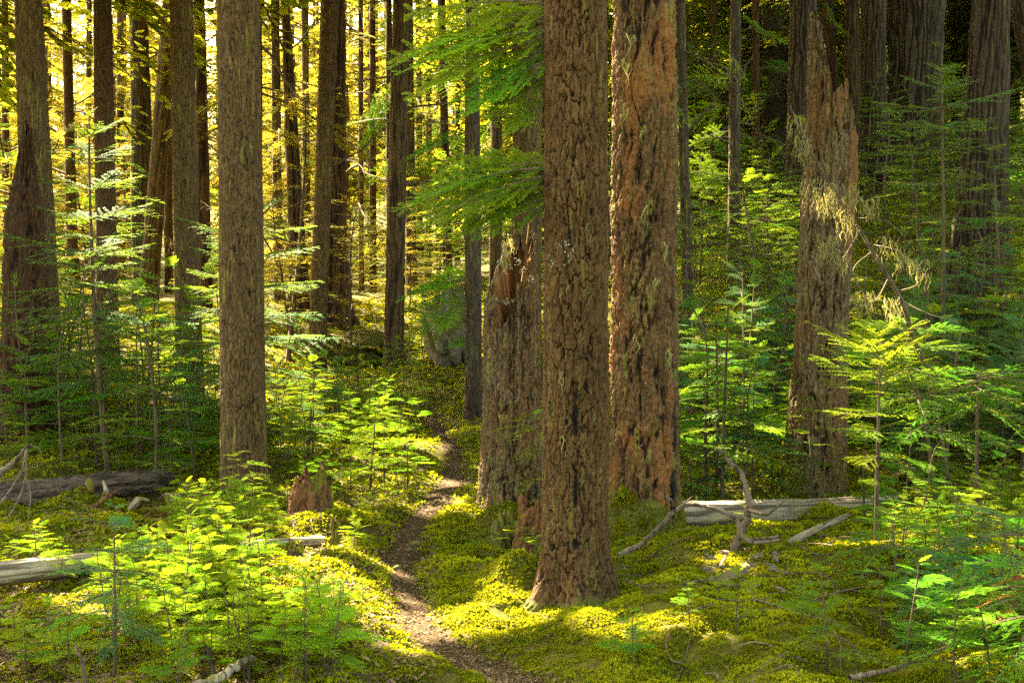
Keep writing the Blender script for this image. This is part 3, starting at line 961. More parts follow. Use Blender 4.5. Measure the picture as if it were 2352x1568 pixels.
tree('flared', 'cedar_tree', 'reddish-brown cedar with a wide flared base on the mossy ledge', 768, 772, 745, 23, 46, 54, 'cedar', 0.03, 'bark_red', 110, 0.025, 0.9, 0.45, 17, 26, (10, 17, 3.0, 40), lobes=3, scar=[(0.70, 1.5, .035, 2.6)])
tree('broad', 'hemlock_tree', 'broad grey scaly trunk seen between the broken brown snag and the cracked hemlock', 1212, 1208, None, 17, 66, 70, 'plated', 0.014, 'bark_grey', 140, 0.015, 0.15, 0.3, 16, 27, (7, 16, 3.6, 85))
tree('seamed', 'cedar_tree', 'dark brown trunk with a long black seam and a mossy curved foot', 655, 690, 715, 24, 20, 44, 'cedar', 0.02, 'bark_brown', 70, 0.03, 0.4, 0.5, 17, 28, (10, 17, 2.6, 30), scar=[(0.76, 2.5, .02, 3.0)], dead=mid_dead(3, 100, 400))
tree('forked', 'cedar_tree', 'light brown cedar trunk, the upright one of the pair forming a V in gold light', 318, 335, 745, 27, 40, 56, 'cedar', 0.02, 'bark_cedar', 80, 0.03, 0.3, 0.4, 18, 29, (9.5, 18, 3.5, 70))
tree('crossing', 'cedar_tree', 'dark brown leaning trunk crossing the foot of the light brown cedar to form a V', 392, 338, 720, 26.4, 36, 44, 'cedar', 0.02, 'bark_brown', 70, 0.03, 0.3, 0.4, 18, 30, (11, 18, 3.5, 50))
for i, (px, D) in enumerate(((-420, 13.5), (-620, 19.0), (-250, 18.5), (-900, 16.0))):  # unseen trees, added only so their crowns shade the thicket
    tree('edge%d' % i, 'hemlock_tree', 'unseen hemlock added past the edge of the view, its crown shading the thicket', px, px, None, D, 55, 62, 'cedar', 0.012, 'bark_brown', 40, 0.06, 0.2, 0.3, 16, 140 + i, (5.5, 16, 4.4, 130), group='unseen hemlocks added to shade the thicket')
# the massive cedars on the slope
tree('cedar_a', 'cedar_tree', 'grey furrowed cedar trunk directly behind the leftward edge of the tall barkless-topped snag', 1846, 1834, None, 24, 60, 66, 'cedar', 0.03, 'bark_cedar', 130, 0.022, 0.2, 0.5, 18, 31, (9.5, 18, 4.4, 95))
tree('cedar_b', 'cedar_tree', 'bluish-grey cedar trunk standing close against the widest fused cedar', 2006, 2010, 372, 27.5, 54, 60, 'cedar', 0.035, 'bark_cedar', 130, 0.022, 0.25, 0.5, 18, 32, (10, 18, 4.4, 95))
tree('cedar_c', 'cedar_tree', 'widest cedar in the grove, a dark brown trunk of several fused fluted stems', 2104, 2094, 360, 29, 122, 126, 'cedar', 0.06, 'bark_cedar', 220, 0.022, 0.15, 0.5, 19, 33, (10.5, 19, 4.8, 95), lump=0.12, k=1.2)
tree('cedar_d', 'cedar_tree', 'stringy-barked cedar with a broad spreading base behind the slender young fir on the slope', 2276, 2248, 640, 18, 82, 118, 'cedar', 0.04, 'bark_cedar', 200, 0.017, 0.35, 0.6, 17, 34, (8.5, 17, 4.4, 95), lump=0.06)
tree('cedar_e', 'cedar_tree', 'narrow brown cedar squeezed between the splintered snag and the bluish-grey cedar', 1956, 1958, None, 29, 34, 38, 'cedar', 0.025, 'bark_brown', 70, 0.03, 0.2, 0.4, 18, 35, (11, 18, 3.0, 40))
tree('cedar_f', 'cedar_tree', 'tilted grey cedar cut off by the right border of the picture', 2338, 2420, None, 25, 40, 50, 'cedar', 0.025, 'bark_cedar', 70, 0.03, 0.2, 0.4, 18, 36, (9, 18, 3.0, 40))
tree('pale', 'fir_tree', 'pale tan smooth trunk glimpsed in the gloom between dark stems and the grey cedar', 1776, 1778, None, 33, 52, 56, 'smooth', 0.01, 'bark_cedar', 50, 0.05, 0.1, 0.4, 18, 37, (9.5, 18, 4.0, 60))
tree('dark_a', 'hemlock_tree', 'thin dark trunk right beside the orange furrowed one, with small lichen tufts', 1563, 1582, None, 18, 20, 26, 'plated', 0.01, 'bark_dark', 60, 0.02, 0.2, 0.3, 15, 38, (8, 15, 2.6, 50), dead=mid_dead(5, 100, 600),
     boughs=mid_boughs(9, 60, 600, 1580, leaf='hemlock', s=(.4, .8)))
tree('dark_b', 'hemlock_tree', 'thin dark trunk with drooping dead twigs amid the shadowy green boughs of the slope', 1690, 1684, None, 20, 24, 28, 'plated', 0.01, 'bark_dark', 60, 0.022, 0.2, 0.3, 16, 39, (9, 16, 2.8, 50), dead=mid_dead(6, 100, 600),
     boughs=mid_boughs(16, 60, 700, 1686, leaf='seedling', s=(.5, 1.0)))
tree('twin_red', 'hemlock_tree', 'reddish narrow trunk just beyond the grey scaly one in the sapling thicket', 458, 472, None, 24, 27, 32, 'cedar', 0.012, 'bark_red', 50, 0.03, 0.2, 0.3, 16, 40, (10, 16, 2.6, 40))
tree('thin_left', 'hemlock_tree', 'thin reddish trunk with crooked bare limbs standing in the gold light', 153, 170, None, 24, 21, 26, 'plated', 0.01, 'bark_red', 50, 0.03, 0.2, 0.3, 16, 41, (9, 16, 3.6, 70), dead=mid_dead(8, 50, 500, (1.0, 2.0)))
tree('behind_tall', 'hemlock_tree', 'dark trunk half hidden behind the lone fibrous brown one', 938, 946, None, 27, 20, 26, 'cedar', 0.012, 'bark_brown', 50, 0.03, 0.2, 0.3, 17, 42, (8.5, 18, 4.0, 62), dead=mid_dead(5, 100, 600), boughs=mid_boughs(6, 60, 550, 945))
tree('brown_gap', 'hemlock_tree', 'smooth brown trunk showing between the slender mottled one and the broad grey one', 1141, 1138, None, 24, 26, 30, 'cedar', 0.01, 'bark_brown', 50, 0.03, 0.2, 0.3, 17, 43, (8.0, 18, 4.0, 62), boughs=mid_boughs(5, 60, 500, 1140))

FAR_G = 'slender trunks of the gold-lit wood behind'
far_list = [(632, 640, 26, 20), (597, 600, 22, 9), (828, 830, 30, 11), (855, 857, 30, 14), (893, 895, 28, 14), (985, 984, 33, 13), (1014, 1030, 28, 18), (1052, 1050, 36, 12),
            (275, 280, 34, 16), (385, 388, 30, 16), (205, 200, 38, 12), (12, 14, 30, 15), (110, 118, 36, 12), (700, 706, 32, 16), (520, 522, 34, 14), (1640, 1632, 30, 14),
            (1610, 1602, 36, 12), (1735, 1738, 28, 16), (2194, 2196, 36, 20), (1900, 1925, 30, 26), (1565, 1600, 44, 16), (2060, 2062, 45, 20), (960, 965, 42, 13), (780, 800, 40, 15)]
for i, (xt, xb, D, wpx) in enumerate(far_list):
    right = xb > 1500
    tree('far%d' % i, 'conifer_tree', 'dim thin trunk deep in the shaded grove up the slope' if right else 'slender trunk standing back in the gold-lit wood', xt, xb, None, D, wpx, wpx * 1.15,
         'cedar', 0.01, random.choice(('bark_brown', 'bark_red', 'bark_dark', 'bark_grey')), 32, 0.06, 0.2, 0.3, 18, 60 + i, (max(7.5, 3.4 + 0.174 * D), 19, 3.8, 58) if xb > 940 else None,
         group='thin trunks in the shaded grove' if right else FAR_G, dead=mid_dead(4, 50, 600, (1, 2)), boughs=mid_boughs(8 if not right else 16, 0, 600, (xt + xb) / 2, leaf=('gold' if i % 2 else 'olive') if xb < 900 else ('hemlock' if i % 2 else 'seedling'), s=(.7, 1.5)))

# far conifers with crowns down to the ground, in copies
def far_conifer(leaf, seed, hgt, rad, n, z0, label, group):
    e = empty('conifer_tree', (0, 0, 0), label, 'tree', group)
    t = np.linspace(-0.3, hgt, 12)
    v, f = tube(np.c_[0.05 * np.sin(t + seed), 0 * t, t], np.linspace(0.16, 0.03, 12), 10, 0.1, seed)
    link('trunk', mesh_data('trunk', v, [(f, 0)], [M['bark_far']]), e)
    link('crown', crown_mesh((0, 0, 0), z0, hgt, rad, n, seed, False, leaf), e)
    return e


GOLD_L = 'sunlit golden-green conifer in the distant glowing wood'
DIM_L = 'dim green conifer far up the shaded slope'
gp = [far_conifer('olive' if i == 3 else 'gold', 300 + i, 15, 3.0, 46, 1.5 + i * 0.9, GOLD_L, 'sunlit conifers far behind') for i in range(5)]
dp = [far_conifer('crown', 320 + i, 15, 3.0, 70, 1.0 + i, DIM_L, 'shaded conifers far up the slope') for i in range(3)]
used = set()
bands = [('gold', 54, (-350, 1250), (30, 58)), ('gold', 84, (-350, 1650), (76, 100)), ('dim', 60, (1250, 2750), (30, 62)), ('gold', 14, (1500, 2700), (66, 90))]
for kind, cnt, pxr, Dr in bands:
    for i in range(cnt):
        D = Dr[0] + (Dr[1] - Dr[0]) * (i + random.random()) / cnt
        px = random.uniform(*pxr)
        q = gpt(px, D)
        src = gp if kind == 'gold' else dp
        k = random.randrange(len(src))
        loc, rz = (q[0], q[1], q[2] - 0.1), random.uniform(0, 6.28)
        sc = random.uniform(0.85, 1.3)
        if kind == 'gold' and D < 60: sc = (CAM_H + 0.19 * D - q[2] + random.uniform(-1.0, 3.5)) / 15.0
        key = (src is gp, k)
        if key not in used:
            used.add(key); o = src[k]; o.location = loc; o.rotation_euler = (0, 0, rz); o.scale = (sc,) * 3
        else:
            copy_tree(src[k], loc, rz, sc)

# ------------------------------------------------------------------ broken snags, stumps
def snag(name, label, prof, D, base_py, nu, dv, style, amp, seed, mat, top_fn, cat='snag', flare=0.2, flare_h=0.3, wood=None, mossy=None, scar=None, lump=0.06, k=1.0):
    """prof: rows (py, left px, right px) measured on the photograph from the foot up"""
    prof = sorted(prof, key=lambda r: -r[0])
    bx = (prof[0][1] + prof[0][2]) / 2
    base = pix(bx, base_py, D)
    zz, cc, rr = [], [], []
    for py, a, b in prof:
        pa, pb = pix(a, py, D), pix(b, py, D)
        zz.append((pa[2] + pb[2]) / 2 - base[2]); cc.append((pa[0] + pb[0]) / 2 - base[0]); rr.append((pb[0] - pa[0]) / 2)
    zz, cc, rr = map(np.array, (zz, cc, rr))
    zs = np.arange(-0.25, zz[-1], dv)
    e = empty(name, base, label, cat)
    me = trunk_mesh('trunk', zs, np.interp(zs, zz, cc), 0 * zs, np.interp(zs, zz, rr), nu, style, amp, seed, M[mat], flare, flare_h, 5, lambda th: top_fn(th, zz[-1]), scar, wood, mossy, k, lump)
    link('trunk', me, e)
    BASES.append((base[0], base[1], rr[0]))
    return e, base


def jag(th, seed, f=30, a=0.12):
    n = vnoise(th * f, th * 0 + seed, f, seed)
    return (n ** 2) * a + 0.5 * a * vnoise(th * f * 3, th * 0 + seed + 4, f * 3, seed + 2)


def ang(th, c):
    return np.abs((th - c + 0.5) % 1.0 - 0.5)


# theta 0 = right, .25 = away from the camera, .5 = left, .75 = towards the camera
def top_mid(th, zt):
    sh = smoothstep(0.08, 0.22, ang(th, 0.60))
    return zt - 0.42 * (1 - sh) - 0.16 * (1 - smoothstep(0.05, 0.16, ang(th, 0.78))) - 0.1 + jag(th, 3, 30, 0.20)


sn1, sb1 = snag('broken_snag', 'stout crumbling brown snag broken off with a jagged lichen-crusted top, beside the trail',
                [(1172, 1103, 1240), (1000, 1107, 1240), (800, 1114, 1240), (690, 1116, 1238), (640, 1130, 1236), (560, 1150, 1228)], 10.3, 1172, 230, 0.0085, 'furrow', 0.036, 41, 'bark_snag', top_mid, k=0.65,
                wood=lambda T, Z: smoothstep(1.55, 1.72, Z + 0.10 * (fbm(T * 12, Z * 4, 12, 3, 3) - .5) + 0.35 * (ang(T, 0.62) > 0.2) * 0) * smoothstep(0.24, 0.10, ang(T, 0.70)) * 0.75)


def top_tall(th, zt):
    return zt - 0.58 * smoothstep(0.03, 0.20, ang(th, 0.55)) - 0.40 * smoothstep(0.27, 0.40, ang(th, 0.56)) + jag(th, 7, 34, 0.16) - 0.1


sn2, sb2 = snag('tall_snag', 'tall furrowed snag with a splintered spire top and an exposed orange split down one side',
                [(1132, 1797, 1940), (1050, 1806, 1940), (800, 1824, 1945), (600, 1834, 1955), (400, 1846, 1966), (300, 1851, 1966), (220, 1855, 1964), (40, 1862, 1962)], 11.2, 1132, 230, 0.0095, 'furrow', 0.040, 53, 'bark_snag',
                top_tall, k=0.75, flare=0.12, wood=lambda T, Z: smoothstep(0.075, 0.045, ang(T, 0.915) + 0.03 * (fbm(T * 20, Z * 3, 20, 3, 3) - .5)) * smoothstep(1.75, 2.0, Z) * smoothstep(2.95, 2.8, Z) * 0.9,
                scar=[(0.935, 2.25, 0.016, 0.45)], mossy=lambda T, Z: smoothstep(0.16, 0.05, ang(T, 0.56)) * smoothstep(0.5, 0.1, Z))
rs, rb = snag('rotten_snag', 'dark red-brown rotten snag tapering to a point against the grey corner trunk',
              [(1060, -20, 118), (900, -8, 112), (700, 8, 106), (500, 16, 96), (400, 36, 84), (320, 52, 74), (285, 58, 68)], 13.2, 1060, 130, 0.014, 'furrow', 0.05, 61, 'bark_red', lambda th, zt: zt - 0.12 + jag(th, 5, 14, 0.15), flare=0.15, k=1.1, lump=0.1)


def stump(name, label, prof, D, base_py, seed, mat='rot_wood', a=0.14, dz=0.0, f=12):
    prof = sorted(prof, key=lambda r: -r[0])
    bx = (prof[0][1] + prof[0][2]) / 2
    base = pix(bx, base_py, D)
    zz = np.array([pix(bx, r[0], D)[2] - base[2] for r in prof]); rr = np.array([(r[2] - r[1]) / 2 * D / FPX for r in prof]); cc = np.array([((r[1] + r[2]) / 2 - bx) * D / FPX for r in prof])
    zs = np.arange(-0.15, zz[-1], 0.010)
    me = trunk_mesh(name, zs, np.interp(zs, zz, cc), 0 * zs, np.interp(zs, zz, rr), 130, 'furrow', 0.035, seed, M[mat], 0.3, 0.12, 5, lambda th: zz[-1] - 0.06 + jag(th, seed, f, a) - dz * smoothstep(0.1, 0.3, ang(th, 0.85)), lump=0.12, k=0.6)
    o = link(name, me, None, base)
    tag(o, label, 'stump')
    BASES.append((base[0], base[1], rr[0]))
    return o


stump('rotten_stump', 'crumbling red stump with a mossy pointed top in the bright seedlings beside the trail', [(1300, 648, 782), (1220, 660, 772), (1150, 668, 764), (1096, 684, 752)], 9.5, 1262, 71, a=0.24, dz=0.14, f=9)
stump('splintered_stump', 'small splintered orange stump wedged between the brown snag and the cracked hemlock', [(1262, 1184, 1262), (1200, 1190, 1258), (1148, 1194, 1256)], 8.9, 1258, 75, a=0.12)
stump('rotten_post', 'narrow red rotten remnant standing at the sawn end of the pale log', [(1300, 752, 782), (1230, 760, 780), (1180, 764, 778)], 8.9, 1290, 77, a=0.05)


# ------------------------------------------------------------------ logs and sticks
def log(name, label, ends, r0, r1, mat, seed, cat='log', style='furrow', amp=0.02, nu=90, end_mat=None, rag=0.12, k=0.8, bend=0.0):
    a, b = np.array(ends[0]), np.array(ends[1])
    L = np.linalg.norm(b - a)
    zs = np.arange(0, L, 0.012)
    r = np.linspace(r0, r1, len(zs))
    me = trunk_mesh(name, zs, bend * np.sin(zs / L * 3.14), 0.02 * np.sin(zs * 1.3 + seed), r, nu, style, amp, seed, M[mat], 0, 1, 4, lambda th: L - rag + jag(th, seed, 14, rag * 1.4), lump=0.06, k=k)
    o = link(name, me, None, a)
    o.rotation_euler = Vector(b - a).to_track_quat('Z', 'Y').to_euler()
    return tag(o, label, cat)


log('fallen_log', 'dark wet-looking fallen log with rough bark lying among the saplings above the red wood debris', (pix(-60, 1152, 9.6), pix(382, 1106, 11.2)), 0.118, 0.085, 'dark_log', 81, k=0.7, amp=0.03)
log('pale_log', 'bleached pale log half buried in bright seedlings, its sawn brown end facing the trail', (pix(-40, 1330, 7.3), pix(742, 1240, 9.0)), 0.064, 0.058, 'pale_wood', 83, style='cedar', amp=0.012, rag=0.03)
log('grey_log', 'weathered grey barkless log lying behind the dead branches on the moss', (pix(1545, 1186, 9.9), pix(2260, 1150, 11.2)), 0.115, 0.085, 'grey_wood', 85, style='cedar', amp=0.010, rag=0.04)
log('mossy_log', 'short mossy log end lying in the shadow at the lower edge near the trail', (pix(668, 1600, 5.9), pix(720, 1478, 6.7)), 0.062, 0.055, 'moss_log', 87, amp=0.015, rag=0.03)
log('rotten_log', 'collapsed rotten log with peeling grey bark flakes beneath the leaning pole', (pix(1560, 1398, 7.3), pix(1900, 1262, 8.9)), 0.085, 0.07, 'moss_log', 89, amp=0.04, rag=0.2, k=0.7)
log('wood_chunk', 'short pale weathered piece of wood lying on the green moss near the lower edge', (pix(1672, 1484, 6.35), pix(1802, 1512, 6.3)), 0.020, 0.026, 'pale_wood', 91, cat='wood piece', style='cedar', amp=0.006, nu=40, rag=0.03)
log('leaning_pole', 'pale barkless pole lying slantwise from the moss up towards the grey log', (pix(1560, 1395, 7.25), pix(1945, 1192, 9.2)), 0.036, 0.020, 'grey_wood', 93, cat='pole', style='cedar', amp=0.005, nu=40, rag=0.05, bend=0.05)


def stick(name, label, pts, r0, r1, mat, cat='branch', twigs=(), seed=0, group=None, sides=8):
    """pts: (px, py, D) along the branch; twigs: lists of points with their own radii"""
    P = catmull([pix(*q) for q in pts], 8)
    o0 = P[0].copy()
    r = np.random.default_rng(seed)
    n = len(P)
    P = P + (r.random((n, 3)) - 0.5) * r0 * 0.5
    parts = [tube(P - o0, np.linspace(r0, r1, n), sides, 0.25, seed)]
    for tp, ra, rb in twigs:
        Q = catmull([pix(*q) for q in tp], 6)
        parts.append(tube(Q - o0, np.linspace(ra, rb, len(Q)), 6, 0.2, seed + 1))
    v, f = merge(parts)
    o = link(name, mesh_data(name, v, [(f, 0)], [M[mat]]), None, o0)
    return tag(o, label, cat, group)


stick('dead_branch', 'thick crooked dead branch rising upright from the moss in front of the grey log',
      [(1682, 1300, 8.3), (1684, 1262, 8.3), (1700, 1225, 8.3), (1718, 1185, 8.3), (1716, 1130, 8.35), (1700, 1085, 8.4), (1672, 1055, 8.4), (1648, 1030, 8.4)], 0.030, 0.009, 'dead_twig', seed=3,
      twigs=[([(1717, 1170, 8.3), (1750, 1180, 8.2), (1768, 1178, 8.2), (1800, 1150, 8.2), (1812, 1140, 8.2)], .011, .004), ([(1700, 1230, 8.3), (1725, 1238, 8.2), (1790, 1232, 8.1)], .013, .009), ([(1706, 1100, 8.4), (1716, 1078, 8.4)], .006, .002)])
stick('dead_branch', 'dark forked dead branch arching from the moss beside the cracked hemlock to its grey tip',
      [(1420, 1275, 8.1), (1470, 1250, 8.1), (1520, 1205, 8.15), (1548, 1175, 8.2), (1585, 1158, 8.2), (1640, 1168, 8.15), (1690, 1190, 8.1)], 0.015, 0.011, 'dead_twig', seed=4,
      twigs=[([(1548, 1175, 8.2), (1545, 1150, 8.2), (1520, 1138, 8.2), (1515, 1130, 8.2)], .010, .003), ([(1560, 1165, 8.2), (1590, 1140, 8.2)], .007, .002), ([(1690, 1190, 8.1), (1706, 1230, 8.1), (1730, 1245, 8.1), (1792, 1240, 8.05)], .016, .010)])
stick('dead_branch', 'pale forked dead branch leaning across the dark log from the left border',
      [(-20, 1100, 8.6), (30, 1062, 8.6), (58, 1030, 8.6), (66, 1020, 8.6)], 0.022, 0.006, 'dead_twig', seed=5,
      twigs=[([(62, 1030, 8.6), (50, 1080, 8.5), (20, 1130, 8.4), (-20, 1180, 8.3)], .010, .004), ([(62, 1040, 8.6), (56, 1110, 8.5), (30, 1170, 8.4), (5, 1200, 8.3)], .008, .003), ([(66, 1020, 8.6), (90, 1030, 8.6), (98, 1050, 8.6)], .005, .002), ([(56, 1085, 8.5), (70, 1130, 8.4), (66, 1190, 8.3)], .005, .002)])
stick('fallen_branch', 'curved whitish fallen branch lying at the lower edge among dark litter', [(420, 1590, 5.9), (500, 1555, 5.95), (545, 1528, 6.05), (580, 1510, 6.2)], 0.024, 0.014, 'pale_wood', seed=6)
stick('fallen_branch', 'thin bent twig with a brown withered tuft lying across the moss', [(1600, 1470, 6.7), (1660, 1440, 6.7), (1700, 1418, 6.7), (1716, 1400, 6.75)], 0.008, 0.004, 'twig', seed=7)
stick('fallen_branch', 'long dark branch arching over the mossy hump at the lower right', [(1790, 1415, 6.9), (1850, 1385, 6.9), (1920, 1360, 6.95), (1990, 1345, 7.0)], 0.009, 0.004, 'twig', seed=8)
stick('fallen_branch', 'dark crooked branch lying low on the moss near the right corner', [(1950, 1556, 5.75), (2010, 1545, 5.8), (2080, 1525, 5.9), (2150, 1495, 6.0), (2210, 1470, 6.1)], 0.013, 0.006, 'dead_twig', seed=9)
stick('fallen_branch', 'dark stick poking up out of the seedlings in front of the pale log end', [(600, 1468, 6.8), (628, 1440, 6.9), (668, 1402, 7.0)], 0.011, 0.007, 'dead_twig', seed=10)
stick('fallen_branch', 'short leaning grey stick standing among seedlings at the lower edge', [(494, 1560, 6.2), (484, 1520, 6.2), (478, 1488, 6.2)], 0.013, 0.006, 'dead_twig', seed=11)
stick('fallen_branch', 'reddish slanting stick beside the thin dark foreground sapling', [(196, 1580, 5.7), (188, 1520, 5.7), (172, 1480, 5.75)], 0.010, 0.006, 'twig', seed=12)
stick('fallen_branch', 'thin dark branch stretched from the cracked hemlock foot toward the trail litter', [(1430, 1330, 7.6), (1480, 1345, 7.4), (1540, 1340, 7.3)], 0.007, 0.003, 'twig', seed=13)
stick('fallen_branch', 'thin pale twig bent over the moss below the short wood piece', [(1668, 1530, 6.2), (1690, 1545, 6.15), (1760, 1535, 6.2), (1800, 1528, 6.2)], 0.005, 0.003, 'dead_twig', seed=14)
for i in range(80):
    px = random.choice((random.uniform(-20, 900), random.uniform(1400, 2380), random.uniform(1540, 2000))); D = random.uniform(5.8, 9.6)
    a = gpt(px, D); az = random.uniform(0, 6.28); l = random.uniform(.12, .5)
    P = [a + np.array([math.cos(az) * l * t + random.uniform(-.03, .03), math.sin(az) * l * t + random.uniform(-.03, .03), 0]) for t in (0, .33, .66, 1)]
    for q in P: q[2] = ground_h(q[0], q[1]) + random.uniform(.01, .05)
    P = catmull(P, 4)
    v, f = tube(P - P[0], np.linspace(random.uniform(.003, .0065), .0015, len(P)), 6, .2, i)
    sd = 'bright seedlings' if px < 950 else 'green moss'
    tag(link('fallen_twig', mesh_data('fallen_twig', v, [(f, 0)], [M[random.choice(('twig', 'twig', 'dead_twig'))]]), None, P[0]), 'thin fallen twig lying among the %s' % sd, 'twig', 'twigs scattered in the ' + sd)

# the lichen-hung dead sapling leaning across the tall snag
P = catmull([pix(*q) for q in ((2130, 850, 10.0), (2095, 770, 9.8), (2075, 700, 9.65), (2030, 620, 9.7), (1985, 545, 9.8), (1945, 480, 9.9), (1890, 395, 10.0), (1850, 320, 10.1), (1815, 245, 10.2))], 8)
base = gpt(2190, 10.3)
P = np.vstack([base, P])
ds = empty('dead_sapling', base, 'dead leaning sapling hung with beard lichen, crossing in front of the tall snag', 'dead tree')
link('stem', mesh_data('stem', *(lambda v, f: (v, [(f, 0)]))(*tube(P - base, np.linspace(0.020, 0.005, len(P)), 8, .25, 2)), [M['twig']]), ds)
for pts, r0 in (([(2040, 640, 9.7), (2010, 690, 9.5), (1960, 700, 9.4), (1930, 650, 9.3)], .006), ([(1990, 560, 9.8), (2060, 575, 9.6), (2110, 610, 9.5), (2135, 640, 9.4)], .007), ([(1960, 500, 9.85), (2040, 510, 9.6), (2090, 560, 9.5)], .006),
                ([(1900, 410, 10), (1870, 470, 9.8), (1850, 560, 9.6), (1870, 640, 9.5)], .006), ([(1850, 320, 10.1), (1835, 350, 9.9), (1840, 290, 9.8)], .004), ([(1975, 530, 9.8), (1930, 600, 9.6), (1915, 560, 9.4)], .006),
                ([(2070, 690, 9.65), (2130, 720, 9.5), (2200, 740, 9.4)], .007), ([(2060, 670, 9.65), (2110, 650, 9.5), (2125, 590, 9.4), (2160, 540, 9.3)], .005), ([(2000, 580, 9.8), (1960, 620, 9.6), (1990, 680, 9.5), (2040, 690, 9.4)], .005)):
    q = catmull([pix(*a) for a in pts], 6)
    link('branch', mesh_data('branch', *(lambda v, f: (v, [(f, 0)]))(*tube(q - base, np.linspace(r0, .002, len(q)), 5)), [M['dead_twig']]), ds)


def strands(name, pts, n, L, spread, parent, mat='lichen', w=0.006, seed=0, out=None):
    """hanging tufts of beard lichen from the points pts (local)"""
    r = np.random.default_rng(seed)
    V, F = [], []
    for i in range(n):
        a = pts[r.integers(len(pts))] + (r.random(3) - .5) * spread
        l = L * (0.3 + 0.9 * r.random()); k = 5
        az = r.random() * 3.14
        wv = np.array([math.cos(az), math.sin(az), 0]) * w * (0.5 + r.random())
        dr = (r.random(3) - .5) * l * 0.5
        for j in range(k):
            t = j / (k - 1)
            c = a + np.array([0, 0, -l * t]) + dr * t * t + np.array([0.12 * l * math.sin(6 * t + i), 0.12 * l * math.cos(5 * t + i), 0])
            V += [c - wv * (1 - t * .9), c + wv * (1 - t * .9)]
        b = len(V) - 2 * k
        F += [[b + 2 * j, b + 2 * j + 1, b + 2 * j + 3, b + 2 * j + 2] for j in range(k - 1)]
    return tag(link(name, mesh_data(name, np.array(V), [(np.array(F), 0)], [M[mat]], {'tint': np.repeat(r.random(n), 2 * k)}, smooth=False), parent), kind='stuff')


strands('beard_lichen', np.array([pix(*q) - base for q in ((1925, 470, 9.85), (1900, 440, 9.9), (1945, 510, 9.8), (1880, 460, 9.9), (1860, 430, 9.9), (1960, 440, 9.8), (1930, 590, 9.6), (1900, 560, 9.6), (2080, 590, 9.5), (2115, 615, 9.5), (2000, 470, 9.7), (2050, 700, 9.5), (1985, 690, 9.5),
                                                        (1830, 280, 10.1), (1845, 330, 10.0), (2040, 560, 9.6))]), 900, 0.09, 0.13, ds, w=0.0038, seed=4)


def flakes(name, pts, nrm, n, spread, size, parent, mat, seed):
    """a crust of small leafy flakes on a surface"""
    r = np.random.default_rng(seed)
    c = pts[r.integers(len(pts), size=n)] + (r.random((n, 3)) - .5) * spread
    a = r.normal(size=(n, 3)); a /= np.linalg.norm(a, axis=1)[:, None]
    b = np.cross(a, r.normal(size=(n, 3))); b /= np.linalg.norm(b, axis=1)[:, None]
    s = size * (0.5 + r.random((n, 1)))
    q = np.stack([c - a * s, c + b * s * .6, c + a * s, c - b * s * .6], 1).reshape(-1, 3)
    return tag(link(name, mesh_data(name, q, [(np.arange(len(q)).reshape(-1, 4), 0)], [M[mat]], {'tint': np.repeat(r.random(n), 4)}, smooth=False), parent), kind='stuff')


fe, fb = TREES['front']
rr_ = 0.172
flakes('lichen_patch', np.array([pix(x, y, 7.7) - fb + np.array([0, -math.sqrt(max(rr_ ** 2 - ((x - 1322) * 7.7 / FPX) ** 2, 0)) - .004, 0]) for x, y in
                                 ((1275, 600), (1290, 570), (1310, 590), (1265, 585), (1300, 555), (1285, 615), (1268, 605), (1320, 575), (1280, 560))]), None, 330, 0.045, 0.0055, fe, 'grey_lichen', 3)
te, tb = TREES['twisted']
for (x, y, s) in ((1428, 1120, .045), (1446, 1132, .05), (1416, 1140, .03), (1470, 1185, .07), (1430, 1190, .06)):
    c = pix(x, y, 9.35) - tb
    c[1] = -math.sqrt(max(0.235 ** 2 - (c[0]) ** 2, 0.001))
    pts = c + np.random.default_rng(int(x)).normal(size=(400, 3)) * s * np.array([.42, .3, .42])
    flakes('moss_clump', pts, None, 420, 0.01, 0.008, te, 'moss', int(x))
strands('beard_lichen', np.array([pix(x, y, 9.35) - tb + [0, -.22, 0] for x, y in ((1470, 300), (1432, 150), (1440, 90), (1500, 640), (1520, 560), (1475, 480), (1455, 760), (1530, 800), (1430, 250), (1476, 1150))]), 70, 0.16, 0.04, te, w=.004, seed=9)
strands('beard_lichen', np.array([pix(x, y, 7.7) - fb + [0, -.178, 0] for x, y in ((1300, 660), (1318, 400), (1300, 330), (1345, 520), (1290, 990), (1350, 700), (1360, 940), (1285, 850), (1330, 760))]), 40, 0.10, 0.03, fe, w=.003, seed=10)
flakes('lichen_patch', np.array([pix(x, y, 10.3) - sb1 + [0, -.16, 0] for x, y in ((1140, 690), (1160, 690), (1180, 695), (1220, 640), (1200, 620), (1170, 610), (1160, 580), (1150, 600), (1190, 600))]), None, 260, 0.05, 0.007, sn1, 'grey_lichen', 5)
strands('beard_lichen', np.array([pix(x, y, 10.3) - sb1 + [0, -.10, 0] for x, y in ((1160, 560), (1165, 580), (1155, 600), (1170, 555))]), 70, 0.10, 0.04, sn1, w=.004, seed=12)


def collar(parent, r, n, hgt, seed, wid=1.5):
    q = np.random.default_rng(seed)
    a = q.random(1200) * 6.283; z = hgt * q.random(1200) ** 2.2
    rr = r * (1.02 + (wid - 1) * (1 - z / hgt) ** 2 * (0.3 + 0.7 * q.random(1200)))
    k = vnoise(a / 6.283 * 9, z / hgt * 2, 9, seed) > 0.35
    pts = np.stack([rr * np.cos(a), rr * np.sin(a), z - 0.015], -1)[k]
    flakes('moss_collar', pts, None, n, 0.012, 0.010, parent, 'moss', seed)


